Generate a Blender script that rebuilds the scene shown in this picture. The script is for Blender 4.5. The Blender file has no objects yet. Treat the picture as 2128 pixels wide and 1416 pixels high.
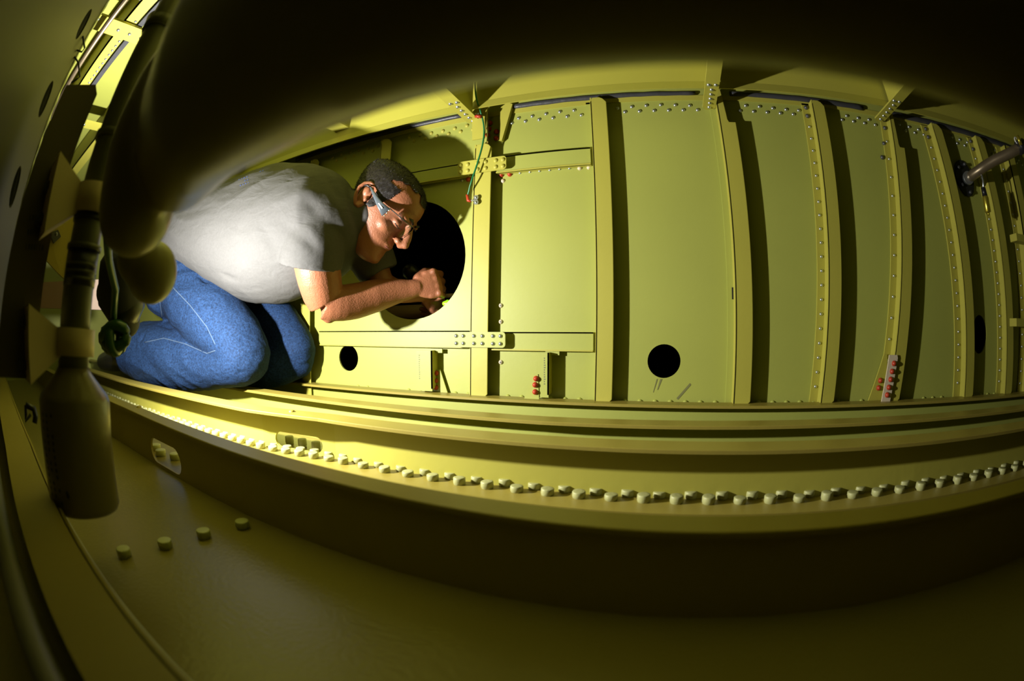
import bpy, bmesh, math, random
import numpy as np
from mathutils import Vector, Matrix, noise, geometry
random.seed(7); rng = np.random.default_rng(7)
SC = bpy.context.scene; COL = SC.collection
# ------------------------------------------------------------------ camera (16 mm full-frame fisheye), light, exposure
CM = Matrix(((0.94523981, 0.00798657, -0.3262789), (0.3263727, -0.02803699, 0.94482527), (-0.00160197, -0.99957498, -0.02910828)))  # columns: image right, image down, forward
cd = bpy.data.cameras.new('camera'); cam = bpy.data.objects.new('camera', cd); COL.objects.link(cam); SC.camera = cam
R_, D_, F_ = CM.col[0], CM.col[1], CM.col[2]
cam.matrix_world = Matrix(((R_[0], -D_[0], -F_[0], 0), (R_[1], -D_[1], -F_[1], 0), (R_[2], -D_[2], -F_[2], 0), (0, 0, 0, 1)))
cd.type = 'PANO'; cd.sensor_fit = 'HORIZONTAL'; cd.sensor_width = 36.0; cd.lens = 16
cd.panorama_type = 'FISHEYE_EQUISOLID'; cd.fisheye_lens = 16.0; cd.fisheye_fov = math.pi
cd.clip_start = 0.01; cd.clip_end = 50
cd.dof.use_dof = True; cd.dof.focus_distance = 1.05; cd.dof.aperture_fstop = 3.2
W = bpy.data.worlds.new('world'); SC.world = W; W.use_nodes = True
W.node_tree.nodes['Background'].inputs[0].default_value = (0.5, 0.55, 0.6, 1); W.node_tree.nodes['Background'].inputs[1].default_value = 0.0
SC.view_settings.view_transform = 'Standard'; SC.view_settings.look = 'None'; SC.view_settings.gamma = 1; SC.view_settings.use_curve_mapping = False
SC.view_settings.exposure = 0.0
LAMP = Vector((-0.86, 0.345, 0.06))
def light(name, loc, power, size, color=(1, 1, 1), typ='POINT', rot=None, spot=None, blend=0.3):
    l = bpy.data.lights.new(name, typ); l.energy = power; l.color = color; l.shadow_soft_size = size
    if spot: l.spot_size = math.radians(spot); l.spot_blend = blend
    o = bpy.data.objects.new(name, l); o.location = loc; COL.objects.link(o)
    if rot is not None: o.rotation_euler = Vector(rot).to_track_quat('-Z', 'Y').to_euler()
    return o
light('work_light_bulb', LAMP, 54, 0.012, (1.0, 0.98, 0.93), 'SPOT', (0.03, 0.80, 0.46), 178, 0.06)
SC.cycles.max_bounces = 8; SC.cycles.diffuse_bounces = 2; SC.cycles.sample_clamp_indirect = 3.0

# ------------------------------------------------------------------ pixel helpers (where things stand)
FP = 945.78
def ray(px, py):
    x, y = px - 1064, py - 708; R = math.hypot(x, y) or 1e-9; th = 2 * math.asin(min(1, R / 2 / FP)); s = math.sin(th) / R
    return CM @ Vector((x * s, y * s, math.cos(th)))
def atY(px, py, Y): r = ray(px, py); return r * (Y / r[1])
def atZ(px, py, Z): r = ray(px, py); return r * (Z / r[2])
def atR(px, py, R): return ray(px, py) * R
def pxm(p): # metres per pixel at a point
    d = p.length; th = math.acos(max(-1, min(1, p.normalized().dot(Vector(F_)))))
    return d / (FP * math.cos(th / 2))

# ------------------------------------------------------------------ materials
def mat(name, col, rough=0.5, metal=0.0, var=0.12, scale=6, bump=0.0, bscale=60, stain=0.0, col2=None, spec=0.5, sss=0, emit=None, coat=0):
    m = bpy.data.materials.new(name); m.use_nodes = True; N = m.node_tree.nodes; Lk = m.node_tree.links; b = N['Principled BSDF']
    b.inputs['Roughness'].default_value = rough; b.inputs['Metallic'].default_value = metal; b.inputs['Specular IOR Level'].default_value = spec
    tc = N.new('ShaderNodeTexCoord'); nz = N.new('ShaderNodeTexNoise'); nz.inputs['Scale'].default_value = scale; nz.inputs['Detail'].default_value = 6
    Lk.new(tc.outputs['Object'], nz.inputs['Vector'])
    mx = N.new('ShaderNodeMix'); mx.data_type = 'RGBA'
    c2 = col2 or tuple(min(1, c * (1 + var * 1.2)) for c in col)
    mx.inputs[6].default_value = (*[c * (1 - var) for c in col], 1); mx.inputs[7].default_value = (*c2, 1)
    Lk.new(nz.outputs['Fac'], mx.inputs[0]); out = mx.outputs[2]
    if stain:
        n2 = N.new('ShaderNodeTexNoise'); n2.inputs['Scale'].default_value = 9; n2.inputs['Detail'].default_value = 9; n2.inputs['Roughness'].default_value = 0.7
        mp = N.new('ShaderNodeMapping'); mp.inputs['Location'].default_value = (3.1, 1.7, 5.2); Lk.new(tc.outputs['Object'], mp.inputs[0]); Lk.new(mp.outputs[0], n2.inputs['Vector'])
        rp = N.new('ShaderNodeValToRGB'); rp.color_ramp.elements[0].position = 0.60; rp.color_ramp.elements[0].color = (0, 0, 0, 1); rp.color_ramp.elements[1].position = 0.78; rp.color_ramp.elements[1].color = (stain, stain, stain, 1)
        Lk.new(n2.outputs['Fac'], rp.inputs[0]); m2 = N.new('ShaderNodeMix'); m2.data_type = 'RGBA'; Lk.new(rp.outputs[0], m2.inputs[0]); Lk.new(out, m2.inputs[6]); m2.inputs[7].default_value = (*[c * 0.35 for c in col], 1); out = m2.outputs[2]
    Lk.new(out, b.inputs['Base Color'])
    if bump:
        n3 = N.new('ShaderNodeTexNoise'); n3.inputs['Scale'].default_value = bscale; n3.inputs['Detail'].default_value = 4; Lk.new(tc.outputs['Object'], n3.inputs['Vector'])
        bp = N.new('ShaderNodeBump'); bp.inputs['Strength'].default_value = bump; bp.inputs['Distance'].default_value = 0.002; Lk.new(n3.outputs['Fac'], bp.inputs['Height']); Lk.new(bp.outputs[0], b.inputs['Normal'])
    if sss: b.inputs['Subsurface Weight'].default_value = sss; b.inputs['Subsurface Radius'].default_value = (1, 0.35, 0.2); b.inputs['Subsurface Scale'].default_value = 0.008
    if emit: b.inputs['Emission Color'].default_value = (*emit[:3], 1); b.inputs['Emission Strength'].default_value = emit[3]
    if coat: b.inputs['Coat Weight'].default_value = coat
    return m
PANEL = mat('green_primer', (0.40, 0.425, 0.082), 0.50, var=0.10, scale=3, bump=0.08, bscale=90, stain=0.05)
YEL = mat('yellow_primer', (0.46, 0.425, 0.062), 0.50, var=0.08, scale=4, bump=0.08, bscale=90, stain=0.08)
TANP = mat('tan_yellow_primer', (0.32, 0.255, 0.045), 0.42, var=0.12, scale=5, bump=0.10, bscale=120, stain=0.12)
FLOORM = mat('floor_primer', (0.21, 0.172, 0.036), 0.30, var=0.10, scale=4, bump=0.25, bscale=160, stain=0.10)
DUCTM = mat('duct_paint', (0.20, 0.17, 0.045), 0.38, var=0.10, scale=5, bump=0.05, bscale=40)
DARKM = mat('dark_plate_paint', (0.12, 0.095, 0.03), 0.55, var=0.15, scale=9)
STEEL = mat('bare_rivet_metal', (0.62, 0.66, 0.68), 0.28, metal=0.9, var=0.1, scale=30)
DSTEEL = mat('dark_bolt_metal', (0.10, 0.10, 0.10), 0.45, metal=0.5, var=0.3, scale=40)
RED = mat('red_sealed_rivet', (0.45, 0.045, 0.015), 0.4, var=0.2, scale=60)
CREAM = mat('cream_rivet', (0.70, 0.60, 0.42), 0.4, var=0.1, scale=60)
CAPM = mat('painted_fastener', (0.42, 0.42, 0.17), 0.45, var=0.15, scale=50, bump=0.2, bscale=200)
SEAL = mat('black_sealant', (0.055, 0.055, 0.06), 0.38, var=0.3, scale=30, bump=0.6, bscale=50)
BLACK = mat('matt_black', (0.008, 0.008, 0.008), 0.7, var=0.3)
BLACKP = mat('black_plastic', (0.015, 0.015, 0.016), 0.35, var=0.3)
PIPEM = mat('brown_anodised_pipe', (0.22, 0.17, 0.10), 0.35, metal=0.6, var=0.15, scale=20)
GPIPE = mat('green_grey_pipe', (0.10, 0.10, 0.035), 0.4, var=0.2, scale=12)
TANR = mat('tan_tube', (0.68, 0.50, 0.26), 0.35, var=0.08, scale=12)
NYLON = mat('cream_nylon', (0.62, 0.50, 0.26), 0.5, var=0.08, scale=10, sss=0)
BRASS = mat('yellow_anodised', (0.62, 0.52, 0.06), 0.25, metal=0.8, var=0.1, scale=30)
GREENW = mat('green_wire_insulation', (0.01, 0.16, 0.05), 0.35, var=0.2, scale=50)
INK = mat('stamp_ink', (0.05, 0.05, 0.04), 0.7, var=0.1)
LINK = mat('faint_stamp_ink', (0.20, 0.21, 0.10), 0.7, var=0.1)
NEON = mat('neon_plastic', (0.35, 0.85, 0.02), 0.4, var=0.05)
OLIVE = mat('olive_plastic', (0.10, 0.12, 0.03), 0.4, var=0.2)
WHITE = mat('white_print', (0.8, 0.8, 0.78), 0.5, var=0.03)
SKIN = mat('skin', (0.31, 0.115, 0.055), 0.48, var=0.16, scale=28, bump=0.45, bscale=260, sss=0.15)
SKINR = mat('ruddy_skin', (0.42, 0.11, 0.07), 0.45, var=0.12, scale=40, bump=0.3, bscale=200, sss=0.25)
LIPM = mat('lips', (0.30, 0.10, 0.08), 0.5, var=0.1, scale=60)
HAIR = mat('dark_hair', (0.010, 0.007, 0.006), 0.5, var=0.4, scale=90)
SHOE = mat('black_shoe', (0.018, 0.018, 0.02), 0.4, var=0.3, scale=30, bump=0.5, bscale=60)
TEMPLE = mat('grey_plastic', (0.10, 0.12, 0.14), 0.35, var=0.1)

def cloth_mat(name, col, col2, weave, wscale, fold, fscale, rough=0.85):
    m = mat(name, col, rough, var=0.1, scale=3, col2=col2, spec=0.2); N = m.node_tree.nodes; Lk = m.node_tree.links; b = N['Principled BSDF']
    tc = [n for n in N if n.type == 'TEX_COORD'][0]; base = b.inputs['Base Color'].links[0].from_socket
    n1 = N.new('ShaderNodeTexNoise'); n1.inputs['Scale'].default_value = wscale; n1.inputs['Detail'].default_value = 5; n1.inputs['Roughness'].default_value = 0.75; Lk.new(tc.outputs['Object'], n1.inputs['Vector'])
    mr = N.new('ShaderNodeMapRange'); mr.inputs[1].default_value = 0.35; mr.inputs[2].default_value = 0.65; mr.inputs[3].default_value = 1 - weave; mr.inputs[4].default_value = 1 + weave; Lk.new(n1.outputs['Fac'], mr.inputs[0])
    mu = N.new('ShaderNodeMix'); mu.data_type = 'RGBA'; mu.blend_type = 'MULTIPLY'; mu.inputs[0].default_value = 1
    Lk.new(base, mu.inputs[6]); Lk.new(mr.outputs[0], mu.inputs[7]); Lk.new(mu.outputs[2], b.inputs['Base Color'])
    n2 = N.new('ShaderNodeTexNoise'); n2.inputs['Scale'].default_value = fscale; n2.inputs['Detail'].default_value = 3; n2.inputs['Distortion'].default_value = 0.8
    mp = N.new('ShaderNodeMapping'); mp.inputs['Scale'].default_value = (1.0, 1.0, 2.0); mp.inputs['Rotation'].default_value = (0, 0.6, 0); Lk.new(tc.outputs['Object'], mp.inputs[0]); Lk.new(mp.outputs[0], n2.inputs['Vector'])
    bp = N.new('ShaderNodeBump'); bp.inputs['Strength'].default_value = fold; bp.inputs['Distance'].default_value = 0.006; Lk.new(n2.outputs['Fac'], bp.inputs['Height'])
    b2 = N.new('ShaderNodeBump'); b2.inputs['Strength'].default_value = 0.35; b2.inputs['Distance'].default_value = 0.001; Lk.new(n1.outputs['Fac'], b2.inputs['Height']); Lk.new(bp.outputs[0], b2.inputs['Normal']); Lk.new(b2.outputs[0], b.inputs['Normal'])
    return m
SHIRT = cloth_mat('grey_jersey', (0.080, 0.078, 0.075), (0.098, 0.096, 0.093), 0.06, 160, 0.55, 14)
JEANS = cloth_mat('blue_denim', (0.0045, 0.016, 0.052), (0.013, 0.037, 0.098), 0.6, 190, 0.5, 22)
SEAMM = mat('pale_denim_seam', (0.045, 0.075, 0.125), 0.85, var=0.25, scale=80)
g = bpy.data.materials.new('clear_lens'); g.use_nodes = True; bb = g.node_tree.nodes['Principled BSDF']; bb.inputs['Transmission Weight'].default_value = 1; bb.inputs['Roughness'].default_value = 0.02; bb.inputs['IOR'].default_value = 1.15; bb.inputs['Base Color'].default_value = (0.9, 0.93, 0.95, 1); LENS = g

# ------------------------------------------------------------------ mesh builder
class MB:
    def __init__(s): s.v = []; s.f = []; s.sm = []
    def add(s, vs, fs, smooth=False):
        k = len(s.v); s.v += [tuple(v) for v in vs]; s.f += [tuple(i + k for i in f) for f in fs]; s.sm += [smooth] * len(fs); return s
    def box(s, a, b):
        x0, y0, z0 = a; x1, y1, z1 = b
        return s.add([(x0, y0, z0), (x1, y0, z0), (x1, y1, z0), (x0, y1, z0), (x0, y0, z1), (x1, y0, z1), (x1, y1, z1), (x0, y1, z1)], [(0, 3, 2, 1), (4, 5, 6, 7), (0, 1, 5, 4), (1, 2, 6, 5), (2, 3, 7, 6), (3, 0, 4, 7)])
    def prism(s, pa, pb, smooth=False):  # two matching polygons (3-D), capped
        n = len(pa); s.add(list(pa) + list(pb), [(i, (i + 1) % n, n + (i + 1) % n, n + i) for i in range(n)], smooth)
        k = len(s.v) - 2 * n; s.f += [tuple(k + i for i in range(n - 1, -1, -1)), tuple(k + n + i for i in range(n))]; s.sm += [False, False]; return s
    def loft(s, rings, smooth=True, cap=True):
        n = len(rings[0]); vs = [v for r in rings for v in r]; fs = []
        for k in range(len(rings) - 1):
            for i in range(n): fs.append((k * n + i, k * n + (i + 1) % n, (k + 1) * n + (i + 1) % n, (k + 1) * n + i))
        s.add(vs, fs, smooth)
        if cap:
            b = len(s.v) - len(vs); s.f += [tuple(b + i for i in range(n - 1, -1, -1)), tuple(b + len(vs) - n + i for i in range(n))]; s.sm += [False, False]
        return s
    def tube(s, path, rad, rad2=None, n=16, up=(0, 0, 1), cap=True, round_ends=False, ex=2.0):
        path = [Vector(p) for p in path]; m = len(path)
        rad = [rad] * m if not hasattr(rad, '__len__') else list(rad); rad2 = list(rad) if rad2 is None else ([rad2] * m if not hasattr(rad2, '__len__') else list(rad2))
        if round_ends:
            t0 = (path[0] - path[1]).normalized(); t1 = (path[-1] - path[-2]).normalized(); P = []; A = []; B = []
            for a in (80, 55, 28): P.append(path[0] + t0 * min(rad[0], rad2[0]) * math.sin(math.radians(a))); A.append(rad[0] * math.cos(math.radians(a))); B.append(rad2[0] * math.cos(math.radians(a)))
            P += path; A += rad; B += rad2
            for a in (28, 55, 80): P.append(path[-1] + t1 * min(rad[-1], rad2[-1]) * math.sin(math.radians(a))); A.append(rad[-1] * math.cos(math.radians(a))); B.append(rad2[-1] * math.cos(math.radians(a)))
            path, rad, rad2 = P, A, B; m = len(path)
        rings = []; u = Vector(up)
        for k in range(m):
            t = (path[min(k + 1, m - 1)] - path[max(k - 1, 0)]).normalized(); a = u - t * u.dot(t)
            if a.length < 0.2: a = Vector((0, 1, 0)) - t * t[1]
            if a.length < 0.2: a = Vector((1, 0, 0)) - t * t[0]
            a.normalize(); b = t.cross(a); u = a if abs(Vector(up).dot(t)) > 0.85 else Vector(up)
            r = []
            for i in range(n):
                c, q = math.cos(2 * math.pi * i / n), math.sin(2 * math.pi * i / n)
                c = math.copysign(abs(c) ** (2 / ex), c); q = math.copysign(abs(q) ** (2 / ex), q)
                r.append(path[k] + a * (c * rad[k]) + b * (q * rad2[k]))
            rings.append(r)
        return s.loft(rings, True, cap)
    def ball(s, c, r, n=12, m=8, axes=None):
        c = Vector(c); r = (r, r, r) if not hasattr(r, '__len__') else r; ax = axes or (Vector((1, 0, 0)), Vector((0, 1, 0)), Vector((0, 0, 1))); rings = []
        for j in range(m + 1):
            ph = math.pi * (j + 0.0) / m; ph = min(max(ph, 0.05), math.pi - 0.05)
            rings.append([c + ax[0] * (r[0] * math.sin(ph) * math.cos(2 * math.pi * i / n)) + ax[1] * (r[1] * math.sin(ph) * math.sin(2 * math.pi * i / n)) - ax[2] * (r[2] * math.cos(ph)) for i in range(n)])
        return s.loft(rings, True, True)
    def mesh(s, name, m):
        me = bpy.data.meshes.new(name); me.from_pydata(s.v, [], s.f); me.polygons.foreach_set('use_smooth', s.sm); me.materials.append(m); me.update(); return me
    def build(s, name, m, parent=None, **kw): return link(name, s.mesh(name, m), parent, **kw)
def link(name, me, parent=None, label=None, cat=None, group=None, kind=None, loc=None):
    o = bpy.data.objects.new(name, me); COL.objects.link(o)
    if parent: o.parent = parent
    if loc is not None: o.location = loc
    return tag(o, label, cat, group, kind)
def tag(o, label=None, cat=None, group=None, kind=None):
    for k, v in (('label', label), ('category', cat), ('group', group), ('kind', kind)):
        if v: o[k] = v
    return o
def thing(name, label, cat, loc=(0, 0, 0), group=None): return link(name, None, None, label, cat, group, None, loc)
def struct(name, mb, m, label=None): return mb.build(name, m, kind='structure', label=label)
def local(mb, loc):  # shift a world-space builder so that its object can sit at loc
    mb.v = [(v[0] - loc[0], v[1] - loc[1], v[2] - loc[2]) for v in mb.v]; return mb
def holed(outline, holes, f0, f1):  # plate with holes: 2-D outline and hole loops, mapped by f0 (front) and f1 (back)
    vs = [Vector(p) for p in outline]; n0 = len(vs); ed = [(i, (i + 1) % n0) for i in range(n0)]
    loops = [list(range(n0))]
    for h in holes:
        k = len(vs); vs += [Vector(p) for p in h]; ed += [(k + i, k + (i + 1) % len(h)) for i in range(len(h))]; loops.append(list(range(k, k + len(h))))
    ov, oe, of, a, b, c = geometry.delaunay_2d_cdt(vs, ed, [], 1, 1e-6)
    def inside(p, poly):
        r = False; j = len(poly) - 1
        for i in range(len(poly)):
            if (poly[i][1] > p[1]) != (poly[j][1] > p[1]) and p[0] < (poly[j][0] - poly[i][0]) * (p[1] - poly[i][1]) / (poly[j][1] - poly[i][1]) + poly[i][0]: r = not r
            j = i
        return r
    fs = [f for f in of if not any(inside(sum((ov[i] for i in f), Vector((0, 0))) / len(f), h) for h in holes)]
    mb = MB(); n = len(ov); P0 = [f0(*v) for v in ov]; P1 = [f1(*v) for v in ov]
    mb.add(P0 + P1, [tuple(f) for f in fs] + [tuple(n + i for i in reversed(f)) for f in fs])
    for L in [outline] + list(holes):
        m = len(L); A = [f0(*p) for p in L]; B = [f1(*p) for p in L]; mb.add(A + B, [(i, (i + 1) % m, m + (i + 1) % m, m + i) for i in range(m)])
    return mb
def circ(cx, cy, r, n=40, r2=None): return [(cx + r * math.cos(2 * math.pi * i / n), cy + (r2 or r) * math.sin(2 * math.pi * i / n)) for i in range(n)]
def slot(x0, x1, y0, y1, n=8):
    r = (y1 - y0) / 2; cy = (y0 + y1) / 2
    return [(x1 - r + r * math.cos(a), cy + r * math.sin(a)) for a in [math.radians(-90 + 180 * i / n) for i in range(n + 1)]] + [(x0 + r + r * math.cos(a), cy + r * math.sin(a)) for a in [math.radians(90 + 180 * i / n) for i in range(n + 1)]]
# domed rivet facing -Y, unit radius; flat-topped pill fastener facing +Z
def dome_mesh(name, m, r, h, n=10):
    mb = MB(); rg = []
    for a in (0, 35, 62, 82): rg.append([(r * math.cos(math.radians(a)) * math.cos(2 * math.pi * i / n), -h * math.sin(math.radians(a)), r * math.cos(math.radians(a)) * math.sin(2 * math.pi * i / n)) for i in range(n)])
    rg.insert(0, [(x * 1.0, 0.001, z * 1.0) for x, y, z in rg[0]]); mb.loft(rg); me = mb.mesh(name, m); return me
def pill_mesh(name, m, r, h, n=14):
    mb = MB(); rg = [[(q * r * math.cos(2 * math.pi * i / n), q * r * math.sin(2 * math.pi * i / n), z * h) for i in range(n)] for q, z in ((0.92, -0.1), (0.92, 0.12), (1.0, 0.2), (1.0, 0.86), (0.94, 0.97), (0.85, 1.0), (0.3, 1.01))]
    mb.loft(rg); return mb.mesh(name, m)
RIV = dome_mesh('rivet', STEEL, 0.0052, 0.0042); RIVP = dome_mesh('painted_rivet', YEL, 0.0058, 0.004); RIVPN = dome_mesh('panel_rivet', PANEL, 0.0062, 0.005)
RIVS = dome_mesh('small_rivet', STEEL, 0.0042, 0.0032); RIVR = dome_mesh('red_rivet', RED, 0.0068, 0.008); RIVC = dome_mesh('cream_rivet', CREAM, 0.0058, 0.005); RIVD = dome_mesh('dark_rivet', DSTEEL, 0.0062, 0.006)
PILL = pill_mesh('fastener', CAPM, 0.0100, 0.0105); PILLB = pill_mesh('large_fastener', CAPM, 0.0125, 0.013)
def riv(me, loc, parent, rot=None, name='rivet', label=None):
    o = link(name, me, parent, label=label); o.location = loc
    if rot: o.rotation_euler = rot
    return o
FACEUP = (-math.pi / 2, 0, 0); FACEDN = (math.pi / 2, 0, 0); FACER = (0, 0, math.pi / 2)

# ------------------------------------------------------------------ the setting
ZF, ZT, ZC, ZS = -0.25, -0.16, 0.585, 0.665      # lower skin, stringer tops, ceiling stringer flanges, upper skin
XL, XR, YB = -3.0, 1.75, -0.22
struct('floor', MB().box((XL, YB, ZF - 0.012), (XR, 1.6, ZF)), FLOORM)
struct('ceiling', MB().box((XL, YB, ZS), (XR, 1.6, ZS + 0.012)), PANEL)
struct('wall_left', MB().box((XL - 0.02, YB, ZF), (XL, 1.6, ZS)), PANEL)
struct('wall_right', MB().box((XR, YB, ZF), (XR + 0.02, 1.6, ZS)), PANEL)
struct('wall_front', MB().box((XL, YB - 0.02, ZF), (XR, YB, ZS)), DARKM)
struct('wall_behind', MB().box((XL, 1.6, ZF), (XR, 1.62, ZS)), BLACK)
holes = [circ(-0.615, 0.177, 0.150, 56, 0.156), circ(0.004, -0.073, 0.037, 36), circ(-0.833, -0.084, 0.036, 28, 0.037), circ(0.925, -0.005, 0.034, 30, 0.05)]
wall = holed([(XL, ZF), (XR, ZF), (XR, ZS), (XL, ZS)], holes, lambda x, z: (x, 1.0, z), lambda x, z: (x, 1.005, z)).build('wall_back', PANEL, kind='structure')
# raised edge doublers on the wall: strip under the black sealant and joint plate behind stiffeners
strip = MB(); strip.box((XL, 0.9965, 0.543), (XR, 1.0, 0.556)); strip.build('edge_strip', YEL, wall)
# zigzag rivets along the top and the row along the bottom
xs = np.arange(-0.93, 1.28, 0.0355)
stx = [(-0.155, -0.09), (0.14, 0.215), (-0.45, -0.36), (0.44, 0.49), (0.62, 0.70), (0.80, 0.91), (1.02, 1.11), (-0.74, -0.66)]
for i, x in enumerate(xs):
    if not any(a < x < b for a, b in stx): riv(RIV if x > -0.40 else RIVP, (x, 1.0, 0.529 + 0.002 * math.sin(i)), wall)
    x2 = x + 0.0175
    if not any(a < x2 < b for a, b in stx): riv(RIV if x > -0.40 else RIVP, (x2, 1.0, 0.515), wall)
for i, x in enumerate(np.arange(-0.80, 1.28, 0.0342)):
    if not any(a < x < b for a, b in stx): riv(RIVPN, (x, 1.0, -0.1635), wall)
# sealant bead as its own thing
def bead(x0, x1, z0, z1, w0, w1, lab, grp):
    mb = MB(); n = 24; P = []; A = []
    for i in range(n + 1):
        t = i / n; x = x0 + (x1 - x0) * t; P.append((x, 0.997, z0 + (z1 - z0) * t + 0.0012 * noise.noise((x * 30, 0, 0)))); A.append((w0 + (w1 - w0) * t) * (1 + 0.18 * noise.noise((x * 22, 3, 0))))
    mb.tube(P, A, 0.006, n=10); return mb.build('sealant_bead', SEAL, label=lab, cat='sealant', group=grp)
bead(-0.345, 0.118, 0.5625, 0.561, 0.0075, 0.006, 'black sealant bead along the wall top between green wire and middle strap', None)
bead(0.205, 0.585, 0.562, 0.559, 0.007, 0.0085, 'black sealant bead along the wall top between middle strap and right strap', None)
bead(-1.1, -0.475, 0.5635, 0.5625, 0.0075, 0.006, "black sealant bead along the wall top above the man's head, left of green wire", None)
bead(0.66, 1.3, 0.557, 0.56, 0.0085, 0.010, 'black sealant bead along the wall top at the far right above the bent pipe', None)

# ------------------------------------------------------------------ wall stiffeners (Z section, foot - web - flange)
H = 0.028
def stiffener(label, xt, xb, zt, zb, wfoot=0.026, wfl=0.037, nr=0, rme=None, top='chamfer', tips=False):
    # xt/xb: web x at heights zt/zb
    t = 0.0035; root = thing('wall_stiffener', label, 'stiffener', ((xt + xb) / 2, 1.0, zb), 'upright stiffeners on the back wall'); O = root.location
    X = lambda z: xb + (xt - xb) * (z - zb) / (zt - zb)
    L = lambda mb: local(mb, O)
    f = MB(); f.prism([(X(zb) - wfoot, 1.0, zb), (X(zb), 1.0, zb), (X(zb), 1 - t, zb), (X(zb) - wfoot, 1 - t, zb)], [(X(zt) - wfoot, 1.0, zt), (X(zt), 1.0, zt), (X(zt), 1 - t, zt), (X(zt) - wfoot, 1 - t, zt)]); L(f).build('foot', PANEL if wfoot < 0.02 else YEL, root)
    w = MB(); w.prism([(X(zb), 1.0, zb), (X(zb) + t, 1.0, zb), (X(zb) + t, 1 - H, zb), (X(zb), 1 - H, zb)], [(X(zt), 1.0, zt), (X(zt) + t, 1.0, zt), (X(zt) + t, 1 - H, zt), (X(zt), 1 - H, zt)]); L(w).build('web', YEL, root)
    def xz(u, z): return (X(z) + u, z)
    c = 0.012
    if top == 'notch': poly = [xz(0, zb + c * 0.5), xz(0.004, zb), xz(wfl - c, zb), xz(wfl, zb + c), xz(wfl, zt - 0.095), xz(wfl - 0.016, zt - 0.095), xz(wfl - 0.019, zt - 0.088), xz(wfl - 0.024, zt), xz(0.0, zt)]
    else: poly = [xz(0, zb + c * 0.5), xz(0.004, zb), xz(wfl - c, zb), xz(wfl, zb + c), xz(wfl, zt - c * 1.2), xz(wfl - c * 0.7, zt - c * 0.35), xz(wfl - c * 1.4, zt), xz(c * 0.5, zt), xz(0, zt - c)]
    m = MB(); m.prism([(x, 1 - H, z) for x, z in poly], [(x, 1 - H + t, z) for x, z in poly]); L(m)
    me = m.mesh('flange', YEL); o = link('flange', me, root)
    bv = o.modifiers.new('b', 'BEVEL'); bv.width = 0.0012; bv.segments = 2; bv.limit_method = 'ANGLE'
    for i in range(nr):
        z = zb + 0.025 + (zt - zb - 0.075) * (i + 0.5) / nr; riv(rme or RIVS, (X(z) - wfoot * 0.42 - O[0], -t, z - O[2]), root)
    if nr:
        for dz in (0.012, 0.036): riv(RIVD, (X(zt - dz) - wfoot * 0.45 - O[0], -t, zt - dz - O[2]), root, label='dark bronze rivet')
    return root
stiffener('short upright stiffener just above the back of the man\'s head', -0.722, -0.722, 0.53, 0.345, 0.012, 0.036)
stiffener('upright stiffener in shadow between the far knee and the elbow', -1.0, -1.0, 0.53, ZF, 0.012, 0.036)
stiffener('upright stiffener beside the big round hole, crossed by both riveted splice plates', -0.432, -0.442, 0.455, -0.168, 0.014, 0.045)
stiffener('plain upright stiffener where both horizontal bars end, left of the small round hole', -0.140, -0.147, 0.548, -0.168, 0.014, 0.039)
stiffener('upright stiffener right of the small round hole, its top notched under the middle strap', 0.162, 0.160, 0.565, -0.168, 0.014, 0.040, top='notch')
stiffener('first upright stiffener with a row of rivets, leaning right, right of the notched one', 0.415, 0.372, 0.548, -0.168, 0.020, 0.036, nr=20)
stiffener('leaning upright stiffener under the right strap, ending in a gusset with red rivets', 0.657, 0.564, 0.545, -0.168, 0.020, 0.037, nr=13, top='notch')
stiffener('upright riveted stiffener just left of the bent pipe flange', 0.815, 0.846, 0.545, -0.168, 0.027, 0.038, nr=20)
stiffener('rightmost upright riveted stiffener, behind the bent pipe', 1.012, 1.042, 0.545, -0.168, 0.022, 0.038, nr=22)
s = thing('wall_stiffener', 'dark shadowed upright stiffener at the right picture edge beyond the bent pipe', 'stiffener', (1.17, 1.0, -0.168), 'upright stiffeners on the back wall')
local(MB().box((1.165, 0.966, -0.168), (1.169, 1.0, 0.545)), s.location).build('web', YEL, s); local(MB().box((1.165, 0.966, -0.168), (1.205, 0.969, 0.545)), s.location).build('flange', YEL, s); local(MB().box((1.14, 0.996, -0.168), (1.165, 1.0, 0.545)), s.location).build('foot', YEL, s)
for i in range(20): riv(RIVS, (-0.018, -0.004, 0.03 + i * 0.034), s)
m = MB(); m.box((0.157, 0.9955, 0.062), (0.1615, 0.9962, 0.088)); m.build('tape_mark', BLACK, label='small black rectangular mark on the foot of the notched stiffener', cat='mark')
for p in ((0.628, 0.464), (0.611, 0.424)):
    riv(RIVD, (p[0], 0.9995, p[1]), wall, label='lone dark rivet')

# horizontal bars (channel section) and splice plates
def rbox(x0, x1, z0, z1, y0, y1, r=0.008, n=4, slope=0.0):
    P = []
    for cx, cz, a0 in ((x1 - r, z0 + r, -90), (x1 - r, z1 - r, 0), (x0 + r, z1 - r, 90), (x0 + r, z0 + r, 180)):
        for i in range(n + 1): a = math.radians(a0 + 90 * i / n); P.append((cx + r * math.cos(a), cz + r * math.sin(a)))
    return MB().prism([(x, y0, z + slope * x) for x, z in P], [(x, y1, z + slope * x) for x, z in P])
def hbar(label, x0, x1, z0, z1, parts=True):
    y = 0.985; r = thing('horizontal_bar', label, 'bar', ((x0 + x1) / 2, 1.0, z0)); O = r.location
    local(MB().box((x0, y, z0), (x1, y + 0.003, z1)), O).build('face', PANEL, r); local(MB().box((x0, y, z1 - 0.003), (x1, 0.999, z1)), O).build('top_flange', YEL, r); local(MB().box((x0, y - 0.004, z0), (x1, 0.999, z0 + 0.003)), O).build('bottom_flange', YEL, r)
    return r
q = 0.985
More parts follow.
